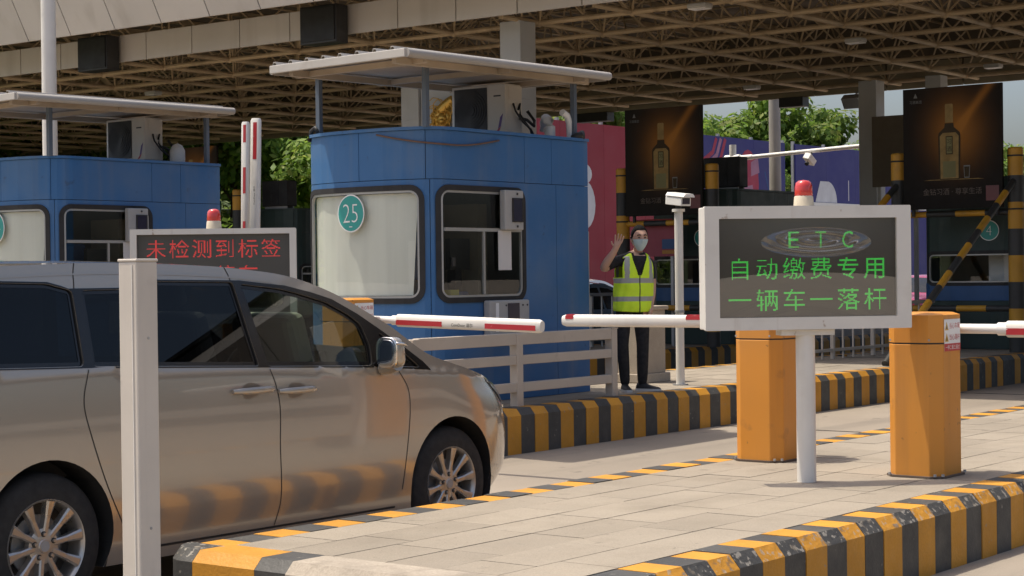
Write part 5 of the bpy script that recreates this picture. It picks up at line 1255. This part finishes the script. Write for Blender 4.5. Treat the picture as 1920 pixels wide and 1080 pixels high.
def poster(v0, v1, z0, z1, u, label):
    vc, zc_ = (v0+v1)/2, (z0+z1)/2
    t = thing('advertising_board', (u,vc,zc_), label, 'poster board', 'bottle posters', world=False)
    w_, h_ = v1-v0, z1-z0; S = h_/1.8
    MB().box(0,.05,-w_/2,w_/2,-h_/2,h_/2).build('panel', m_poster, t)
    MB().box(.05,.09,-w_/2+.1,-w_/2+.14,-h_/2-.1,h_/2-.1).box(.05,.09,w_/2-.14,w_/2-.1,-h_/2-.1,h_/2-.1).build('backing_frame', m_dark, t)
    F_ = frame((-.003,0,0), (0,-1,0), (0,0,1))
    def sh(poly, mt, d=.001, name='print'):
        b = MB(); b.add([(p[0]*S,p[1]*S,d) for p in poly], [tuple(range(len(poly)))]); return b.xf(F_).build(name, mt, t, fix=False)
    x0 = -.04
    half = [(0,-.47),(.155,-.47),(.165,-.45),(.175,.18),(.165,.22),(.12,.26),(.075,.30),(.07,.34),(.07,.36)]
    sh([(x0-a,b_) for a,b_ in half[:0:-1]]+[(x0+a,b_) for a,b_ in half[1:]], m_bot2, .001, 'bottle')
    sh([(x0-.14,-.455),(x0+.14,-.455),(x0+.148,.17),(x0+.10,.22),(x0-.10,.22),(x0-.148,.17)], m_bot, .002, 'bottle_body')
    sh([(x0-.062,.37),(x0+.062,.37),(x0+.062,.63),(x0+.05,.645),(x0-.05,.645),(x0-.062,.63)], m_bot, .002, 'bottle_cap')
    sh([(x0-.10,-.44),(x0+.10,-.44),(x0+.10,-.2),(x0-.10,-.2)], m_bot3, .003, 'label')
    sh([(x0-.055,-.1),(x0+.055,-.1),(x0+.055,.17),(x0-.055,.17)], m_bot2, .003, 'label'); sh([(x0-.042,-.085),(x0+.042,-.085),(x0+.042,.155),(x0-.042,.155)], m_bot3, .004, 'label')
    text('习', .085*S, F_ @ Matrix.Translation((x0*S,.09*S,.0055)), m_bot2, t, 'label_text'); text('酒', .085*S, F_ @ Matrix.Translation((x0*S,-.02*S,.0055)), m_bot2, t, 'label_text')
    sh([(.19,-.455),(.27,-.455),(.28,-.27),(.18,-.27)], m_pgrey, .001, 'tumbler'); sh([(.198,-.44),(.262,-.44),(.27,-.29),(.19,-.29)], m_bot2, .002, 'tumbler')
    sh([(-.45,-.475),(.5,-.475),(.4,-.465),(-.35,-.465)], m_bot, .0005, 'table_edge')
    text('金钻习酒 · 尊享生活', .105*S, F_ @ Matrix.Translation((0,-.645*S,.001)), m_ptxt, t, 'slogan')
    text('习酒集团', .05*S, F_ @ Matrix.Translation((-.57*S,.70*S,.001)), m_pgrey, t, 'brand_text')
    sh([(-.60,.76),(-.54,.76),(-.555,.80),(-.57,.83),(-.585,.80)], m_pgrey, .001, 'emblem')
    sh([(.52,-.80),(.72,-.80),(.72,-.58),(.52,-.58)], m_pink, .001, 'print_patch')
    return t
poster(10.26,11.78,2.47,4.24,24.72,'dark poster of a glowing gold bottle at the right, above the number 4 booth')
poster(15.25,16.72,2.52,4.26,24.72,'dark poster of a glowing gold bottle in the middle, left of the round steel mast')
poster(26.4,27.8,2.5,4.2,24.72,'dark bottle poster far left, seen in the gap under the left awning')
nb_ = thing('notice_board', (25.0,16.3,1.9), 'magenta notice board with blue and orange patches below the left-hand poster', 'notice board')
MB().box(25.0,25.04,15.95,16.72,1.86,2.36).build('panel', mat('magenta_print',(.24,.035,.055),.5), nb_); MB().box(24.99,24.999,15.96,16.2,1.98,2.14).build('blue_patch', mat('blue_print',(.02,.06,.16),.5), nb_)
MB().box(24.99,24.999,15.96,16.2,1.90,1.96).build('orange_patch', mat('orange_print',(.35,.15,.02),.5), nb_); MB().box(24.98,25.0,16.0,16.75,2.40,2.47).build('red_strip', m_warnr, nb_)
for v in (16.0,16.65): MB().box(25.01,25.05,v,v+.05,HB,1.86).build('leg', m_steel, nb_)
bd = thing('board', (34.2,16.6,3.4), 'plain brown board beside the rear canopy columns', 'board')
MB().box(34.2,34.28,15.95,17.0,3.3,4.75).build('panel', mat('board_brown',(.15,.125,.09),.7), bd)
for v in (16.05,16.85): MB().box(34.28,34.34,v,v+.08,HB-.05,4.6).build('leg', m_steel, bd)

# ------------------------------------------------------------------ hoardings along the site boundary
m_mag = mat('hoarding_magenta', (.27,.018,.034), .55, var=.05, vs_=.5, rnd=.03); m_pur = mat('hoarding_purple', (.03,.03,.17), .55, var=.05, vs_=.5, rnd=.03)
m_hwh = mat('hoarding_white_print', (.62,.62,.64), .55); m_hred = mat('hoarding_red_print', (.36,.03,.07), .55); m_hpink = mat('hoarding_pink_print', (.36,.17,.26), .55); m_hblu = mat('hoarding_blue_print', (.02,.08,.24), .55)
def hoarding(u0, u1, mt, label, z1=6.32, v=33.0):
    t = thing('hoarding', ((u0+u1)/2,v,0), label, 'hoarding'); n = round((u1-u0)/2.4); pw_ = (u1-u0)/n
    for k in range(n): MB().box(u0+k*pw_+.004,u0+(k+1)*pw_-.004,v,v+.06,.1,z1).build('panel', mt, t)
    for k in range(n+1): MB().box(u0+k*pw_-.05,u0+k*pw_+.05,v+.07,v+.17,0,z1+.1).build('post', m_steel, t)
    MB().box(u0,u1,v+.07,v+.15,z1-.3,z1-.2).build('top_rail', m_steel, t)
    return t
hm = hoarding(40.5,52.3,m_mag,'tall magenta hoarding with white letter shapes beyond the plaza')
hq = hoarding(52.45,59.3,m_pur,'purple hoarding with red and pink wave prints behind the round steel mast')
hr_ = hoarding(60.1,79.3,m_pur,'long purple hoarding with white shapes right of the plant-filled gap')
def hprint(t, poly, mt, d=.004, v=33.0, name='print'):
    b = MB(); b.add([(p[0],v-d,p[1]) for p in poly], [tuple(range(len(poly)))]); b.build(name, mt, t, fix=False)
def ell(cu, cz, a, b_, n=20, t0=0, t1=360): return [(cu+a*math.cos(R_(t0+(t1-t0)*i/n)), cz+b_*math.sin(R_(t0+(t1-t0)*i/n))) for i in range(n+1)]
hprint(hm, ell(46.35,4.72,.55,.36), m_hwh); hprint(hm, ell(46.45,3.75,.62,.78), m_hwh); hprint(hm, [(44.2,3.0),(45.1,3.0),(45.1,4.5),(44.2,4.5)], m_hwh)
def wave(t, pts, wd, mt, d):
    a = [Vector(p) for p in pts]; L1, L2 = [], []
    for i, p in enumerate(a):
        q = (a[min(i+1,len(a)-1)]-a[max(i-1,0)]).normalized(); n_ = Vector((-q.y,q.x)); L1.append(p+n_*wd/2); L2.append(p-n_*wd/2)
    b = MB(); n_ = len(a); b.add([(p.x,33-d,p.y) for p in L1+L2], [(i,i+1,n_+i+1,n_+i) for i in range(n_-1)]); b.build('wave_print', mt, t, fix=False)
for k in range(3):
    o = .75*k; wave(hq, [(52.6,5.0-o*.55+.0),(53.1+o*.2,5.3-o*.3),(53.7+o*.3,5.5-o*.2),(54.2+o*.35,5.75-o*.12),(54.45+o*.4,6.25)], .17, m_hred if k != 1 else m_hpink, .004+.001*k)
    wave(hq, [(53.0+o*.6,4.6),(53.2+o*.6,4.9),(53.5+o*.6,5.15),(54.0+o*.5,5.35)], .12, m_hpink, .008)
hprint(hq, ell(56.6,4.7,.75,1.25), m_hred); hprint(hq, [(56.8,5.0),(57.4,5.15),(57.3,5.7),(56.8,5.5)], m_hpink, .006); hprint(hq, [(56.3,4.1),(57.0,4.2),(56.9,4.7),(56.3,4.6)], m_hpink, .006)
wave(hq, [(53.2,3.6),(53.5,4.2),(54.0,4.7),(54.7,5.0),(55.3,5.05)], .16, m_hpink, .005); hprint(hq, [(53.6,2.5),(54.6,2.5),(55.4,4.6),(54.6,4.6),(54.0,3.8)], m_hred, .004)
for k in range(3): wave(hq, [(57.8+.3*k,5.2),(58.0+.3*k,4.7),(58.2+.3*k,4.3),(58.3+.3*k,3.4)], .06, m_hblu, .004)
hprint(hr_, ell(62.6,4.2,.75,.80,16,0,180), m_hwh); hprint(hr_, [(61.6,4.2),(62.1,4.2),(62.7,5.0),(62.0,5.0)], m_hwh, .006)
hprint(hr_, [(65.4,4.3),(66.6,4.3),(66.6,4.55),(65.4,4.55)], m_hwh); hprint(hr_, [(65.8,4.75),(66.9,4.75),(66.9,5.05),(65.8,5.05)], m_hwh); hprint(hr_, [(64.3,4.3),(64.36,4.3),(64.36,5.1),(64.3,5.1)], m_hwh)
MB().box(60.2,79.2,32.93,32.99,4.06,4.18).build('ledge', m_whitem, hr_)
hprint(hr_, [(62.7,3.55),(63.3,3.55),(63.3,3.9),(62.7,3.9)], m_hwh); hprint(hr_, [(65.6,3.6),(67.0,3.6),(67.0,3.85),(65.6,3.85)], m_hwh)

# ------------------------------------------------------------------ masts and poles
def mast(p, r, z1, label, mt=m_white, z0=0):
    t = thing('mast', (p[0],p[1],z0), label, 'mast')
    MB().tube((p[0],p[1],z0),(p[0],p[1],z1),r,r*.9,n=24).build('shaft', mt, t, smooth=40); MB().tube((p[0],p[1],z0),(p[0],p[1],z0+.03),r*1.9,n=20).build('base_plate', m_steel, t); return t
mast((17.2,21.94), .115, 9.0, 'tall white round pole behind the awning at the left edge', z0=HB)
mast((38.77,21.85), .15, 8.0, 'thick grey round steel mast in front of the purple hoarding', mat('mast_grey',(.34,.32,.29),.5,var=.06))
gp = thing('camera_gantry', (38.3,22.75,0), 'white horizontal camera arm on a post crossing behind the round mast', 'gantry')
MB().tube((38.3,22.75,0),(38.3,22.75,4.68),.085,n=16).build('post', m_whitem, gp, smooth=40); MB().tube((38.3,23.6,4.31),(38.3,22.2,4.36),.065,n=14).tube((38.3,22.2,4.36),(38.3,18.6,4.50),.05,n=14).build('arm', m_whitem, gp, smooth=40)
MB().tube((38.3,22.95,4.335),(38.3,22.55,4.345),.10,n=14).build('joint_sleeve', m_whitem, gp, smooth=40)
b = MB().box(-.16,.16,-.09,.09,-.08,.08); b.xf(Matrix.Translation((38.2,20.6,4.22)) @ Matrix.Rotation(R_(30),4,'Y') @ Matrix.Rotation(R_(15),4,'X')); b.build('camera_housing', m_whitem, gp, bevel=.02)
MB().tube((38.3,20.6,4.42),(38.25,20.6,4.25),.03).build('camera_bracket', m_black, gp); MB().tube((38.08,20.6,4.13),(38.04,20.6,4.10),.05).build('camera_lens', m_black, gp)
for (u,v,z1,lab) in ((22.07,15.62,2.22,'thin white marker rod left of the waving worker, the taller one'),(24.1,16.2,1.62,'thin white marker rod beside the worker\'s raised elbow, the shorter one')):
    t = thing('marker_rod', (u,v,HB), lab, 'rod'); MB().tube((u,v,HB),(u,v,z1),.02,n=10).build('rod', m_white, t, smooth=40); MB().tube((u,v,HB),(u,v,HB+.03),.05,n=12).build('base', m_black, t)
def bar_rail(u0, u1, v, z1, label, mt, step=.28):
    t = thing('railing', ((u0+u1)/2,v,HB), label, 'railing')
    MB().bar((u0,v,z1),(u1,v,z1),.05,.05).build('top_rail', mt, t); MB().bar((u0,v,HB+.12),(u1,v,HB+.12),.04,.04).build('bottom_rail', mt, t)
    k = 0
    for u in frange(u0,u1+.01,step): MB().bar((u,v,HB),(u,v,z1),.022 if k % 4 else .05,.022 if k % 4 else .05).build('baluster', mt, t); k += 1
bar_rail(20.9,25.3,11.6,1.12,'white steel railing with upright bars seen under the green-text board',m_rail,.3)
bar_rail(20.5,25.0,17.0,1.25,'dark steel railing in front of the silver-blue car',m_steel,.3)
blg = mat('bollard_concrete',(.20,.19,.175),.8)
for (u,v,z1,lab) in ((23.9,15.75,1.75,'grey square concrete bollard right of the waving worker'),(23.2,15.75,1.6,'darker grey square bollard touching the worker\'s shoulder in view')):
    t = thing('bollard', (u,v,HB), lab, 'bollard'); MB().box(u-.09,u+.09,v-.09,v+.09,HB,z1).build('shaft', blg, t, bevel=.02); MB().box(u-.11,u+.11,v-.11,v+.11,z1,z1+.04).build('cap', blg, t, bevel=.01)

# gilded lion relief on a pale board fixed beside a canopy column
m_gold = mat('gilding', (.62,.38,.08), .3, metal=.55, var=.15, vs_=9)
ln = thing('lion_sculpture', (24.0,20.1,3.88), 'gilded curly-maned lion sculpture on a pale board behind the rooftop air conditioner', 'sculpture')
ORG[ln.name] = (24.0,20.1,4.0)
MB().box(24.06,24.11,19.72,20.54,3.7,5.15).box(24.11,24.2,20.3,20.54,3.7,5.1).build('board', mat('board_pale',(.48,.50,.52),.5), ln)
lm = MB()
def ball(b, c, rx, ry, rz, n=12, m=8):
    b.rings([[(c[0]+rx*math.cos(p)*math.cos(a), c[1]+ry*math.cos(p)*math.sin(a), c[2]+rz*math.sin(p)) for a in [2*math.pi*k/n for k in range(n)]] for p in [math.pi*(j/m-.5)*.999 for j in range(m+1)]])
ball(lm,(23.98,20.02,4.42),.10,.215,.225,20,14); lm.build('mane', m_gold, ln, smooth=50)
cu = MB(); random.seed(3)
for k in range(26):
    a = k*2.4; rr = .19*math.sqrt((k+.5)/26); y, z = 20.02+rr*math.cos(a)*1.05, 4.42+rr*math.sin(a)*1.1; x = 23.98-.1*math.sqrt(max(.05,1-(rr/.22)**2))
    cu.path([(x-.012,y+.030*math.cos(t)*(1-t/9),z+.030*math.sin(t)*(1-t/9)) for t in [i*.7+a for i in range(9)]], .009, 5)
cu.build('curls', m_gold, ln, smooth=True)
fc = MB(); ball(fc,(23.90,19.93,4.40),.07,.09,.10); ball(fc,(23.85,19.90,4.35),.05,.055,.045); fc.build('face', m_gold, ln, smooth=60)
MB().path([(23.96,20.08,4.25),(23.95,20.02,4.15),(23.94,19.98,4.06),(23.92,19.93,4.02)], [.07,.05,.042,.045], 10).path([(23.98,19.9,4.28),(23.98,19.82,4.18),(23.97,19.80,4.06)], [.06,.045,.05], 10).build('foreleg', m_gold, ln, smooth=60)
MB().path([(23.98,19.98,4.55),(23.98,19.84,4.66),(23.98,19.75,4.72)], [.12,.1,.08], 10).build('body', m_gold, ln, smooth=60)
MB().box(23.85,24.06,19.72,20.2,3.94,3.99).build('ledge', m_gold, ln)

# ------------------------------------------------------------------ other cars
small_car(26.0, 18.85, (.14,.19,.24), 'silver-blue saloon car passing behind the waving worker')
small_car(38.5, 27.6, (.70,.70,.70), 'white car beyond the silver-blue saloon')
small_car(41.5, 19.3, (.42,.03,.08), 'crimson car glimpsed between the green-text board and the orange cabinet', rev=True)

# ------------------------------------------------------------------ trees
m_bark = mat('bark', (.075,.055,.04), .9, var=.3, vs_=6)
def leaf_mat(name, c):
    M = mat(name, c, .55, var=.35, vs_=1.1, rnd=.18, spec=.3); t = M.node_tree; b = t.nodes['Principled BSDF']
    tr = t.nodes.new('ShaderNodeBsdfTranslucent'); t.links.new(b.inputs['Base Color'].links[0].from_socket, tr.inputs[0]); mx = t.nodes.new('ShaderNodeMixShader'); mx.inputs[0].default_value = .5
    o = t.nodes['Material Output']; t.links.new(b.outputs[0], mx.inputs[1]); t.links.new(tr.outputs[0], mx.inputs[2]); t.links.new(mx.outputs[0], o.inputs[0]); return M
LEAF = [leaf_mat('leaf_bright', (.20,.30,.045)), leaf_mat('leaf_mid', (.125,.215,.035)), leaf_mat('leaf_yellowish', (.26,.31,.07))]
def tree_meshes(seed, h, cr, nleaf=5200, slim=False):
    rnd = random.Random(seed); tk = MB(); cl = []
    pts = [(0,0,0)]; x = y = 0
    for k in range(1,6): x += rnd.uniform(-.15,.15); y += rnd.uniform(-.15,.15); pts.append((x,y,h*.75*k/5))
    tk.path(pts, [.17*h/8*(1-.8*k/5)+.02 for k in range(6)], 9)
    nlimb = 11
    for k in range(nlimb):
        a = k*2.4+rnd.random(); zb = h*rnd.uniform(.18,.62); b = Vector(pts[min(5,int(zb/(h*.15)))]); b.z = zb; L = cr*rnd.uniform(.6,1.05)
        e = b+Vector((math.cos(a)*L, math.sin(a)*L, h*rnd.uniform(.12,.32))); md = (b+e)/2+Vector((0,0,.15))
        tk.path([b,md,e], [.055,.035,.012], 6); cl.append(e); cl.append(md)
        for j in range(2):
            e2 = md+Vector((rnd.uniform(-1,1),rnd.uniform(-1,1),rnd.uniform(.2,1)))*cr*.4; tk.path([md,e2],[.025,.008],5); cl.append(e2)
    for k in range(16):
        u = rnd.random()*2*math.pi; ph = rnd.uniform(-.5,1); cl.append(Vector((math.cos(u)*cr*.7*math.sqrt(1-min(1,ph*ph)*.6), math.sin(u)*cr*.7*math.sqrt(1-min(1,ph*ph)*.6), h*.62+ph*h*.34)))
    lf = MB(); V_, F_, M_ = [], [], []
    for k in range(nleaf):
        c = cl[rnd.randrange(len(cl))]; rr = cr*.36; d = Vector((rnd.gauss(0,1),rnd.gauss(0,1),rnd.gauss(0,.75))); d = d.normalized()*rr*rnd.random()**.45
        p = c+d; s = rnd.uniform(.07,.15)*(h/8); n = (d.normalized()+Vector((rnd.uniform(-.7,.7),rnd.uniform(-.7,.7),rnd.uniform(0,1.1)))).normalized()
        a = n.cross(Vector((rnd.uniform(-1,1),rnd.uniform(-1,1),.3))).normalized(); b = n.cross(a); i = len(V_)
        V_ += [tuple(p-a*s*1.5), tuple(p+b*s*.75), tuple(p+a*s*1.5), tuple(p-b*s*.75)]; F_.append((i,i+1,i+2,i+3)); M_.append(rnd.choice((0,0,1,1,1,2)))
    lf.v, lf.f, lf.m = V_, F_, M_
    return tk.mesh('trunk', m_bark, smooth=60), lf.mesh('crown', LEAF, fix=False)
TM = [tree_meshes(1,8.5,2.4,9000), tree_meshes(2,7.5,2.7,9000), tree_meshes(3,9.5,2.3,9000)]
def bank(v): return 0 if v < 34 else 5.2*(min(1,(v-34)/22))**.8
bk_ = MB(); nu, nv = 40, 14; vv = []
for j in range(nv+1):
    for i in range(nu+1):
        u, v = -10+150*i/nu, 33.9+50*j/nv; vv.append((u,v,bank(v)+(.25*math.sin(u*.7)+.2*math.sin(v*.9+u*.31) if j else 0)*min(1,j/2)))
bk_.add(vv, [(j*(nu+1)+i,j*(nu+1)+i+1,(j+1)*(nu+1)+i+1,(j+1)*(nu+1)+i) for j in range(nv) for i in range(nu)])
struct(bk_.build('grassy_bank', mat('bank_soil_grass',(.06,.085,.025),.95,var=.4,vs_=.8,grain=.3,gs=9), smooth=True))
TL = []
for k, u in enumerate(frange(41,106,2.1)): TL.append((u+random.uniform(-.5,.5), 37.5+random.uniform(-1,1.2)))
for k, u in enumerate(frange(38,110,2.4)): TL.append((u+random.uniform(-.6,.6), 43+random.uniform(-1,2)))
for k, u in enumerate(frange(34,56,2.0)): TL.append((u+random.uniform(-.6,.6), 48+random.uniform(-1,2)))
LOOK = {0:('upright','light green'), 1:('broad','mid green'), 2:('tall','yellow-green')}
for k, (u, v) in enumerate(TL):
    px = 960+FPX*(u*_R0.x+v*_R0.y)/(u*math.cos(TH)+v*math.sin(TH))       # bearing: trees wholly hidden behind the booth or out of frame are left out
    if px < -90 or 690 < px < 1000 or px > 2000: continue
    place = ('far behind the booth at the left edge' if px < 340 else 'left of booth 25 behind the raised booms' if px < 700 else 'above the magenta hoarding' if px < 1250 else 'above the purple hoarding, left of the round mast' if px < 1450 else 'above the purple hoarding, between mast and rear column' if px < 1640 else 'beyond the right-hand poster')
    row = 'front row' if v < 40.5 else ('middle row' if v < 46.3 else 'back row')
    s = random.uniform(.74,.92)*(.92 if v < 41 else .86 if v < 46 else .9); kind = random.randrange(3); tk, cr_ = TM[kind]
    t = thing('tree', (u,v,bank(v)-.15), '%s %s tree %s, %s' % (LOOK[kind][0], LOOK[kind][1], place, row), 'tree', 'trees beyond the hoardings', rz=random.random()*6.28, world=False); t.scale = (s*1.12,s*1.12,s)
    link('trunk', tk, t); link('crown', cr_, t)
gm = MB(); rnd = random.Random(5); V_, F_ = [], []
for k in range(42000):
    u = rnd.uniform(8,105); v = 34.2+22*rnd.random()**1.5; z = bank(v)+abs(rnd.gauss(0,.8)); s = rnd.uniform(.09,.19); a = Vector((rnd.uniform(-1,1),rnd.uniform(-1,1),rnd.uniform(-.6,.6))).normalized(); b = a.cross(Vector((rnd.uniform(-1,1),rnd.uniform(-1,1),1))).normalized(); p = Vector((u,v,z)); i = len(V_)
    V_ += [tuple(p-a*s*1.5),tuple(p+b*s*.8),tuple(p+a*s*1.5),tuple(p-b*s*.8)]; F_.append((i,i+1,i+2,i+3))
gm.v, gm.f, gm.m = V_, F_, [i % 3 for i in range(len(F_))]
o = gm.build('undergrowth', LEAF, fix=False); o['kind'] = 'stuff'; o['label'] = 'dense green undergrowth beneath the trees beyond the hoardings'; o['category'] = 'undergrowth'
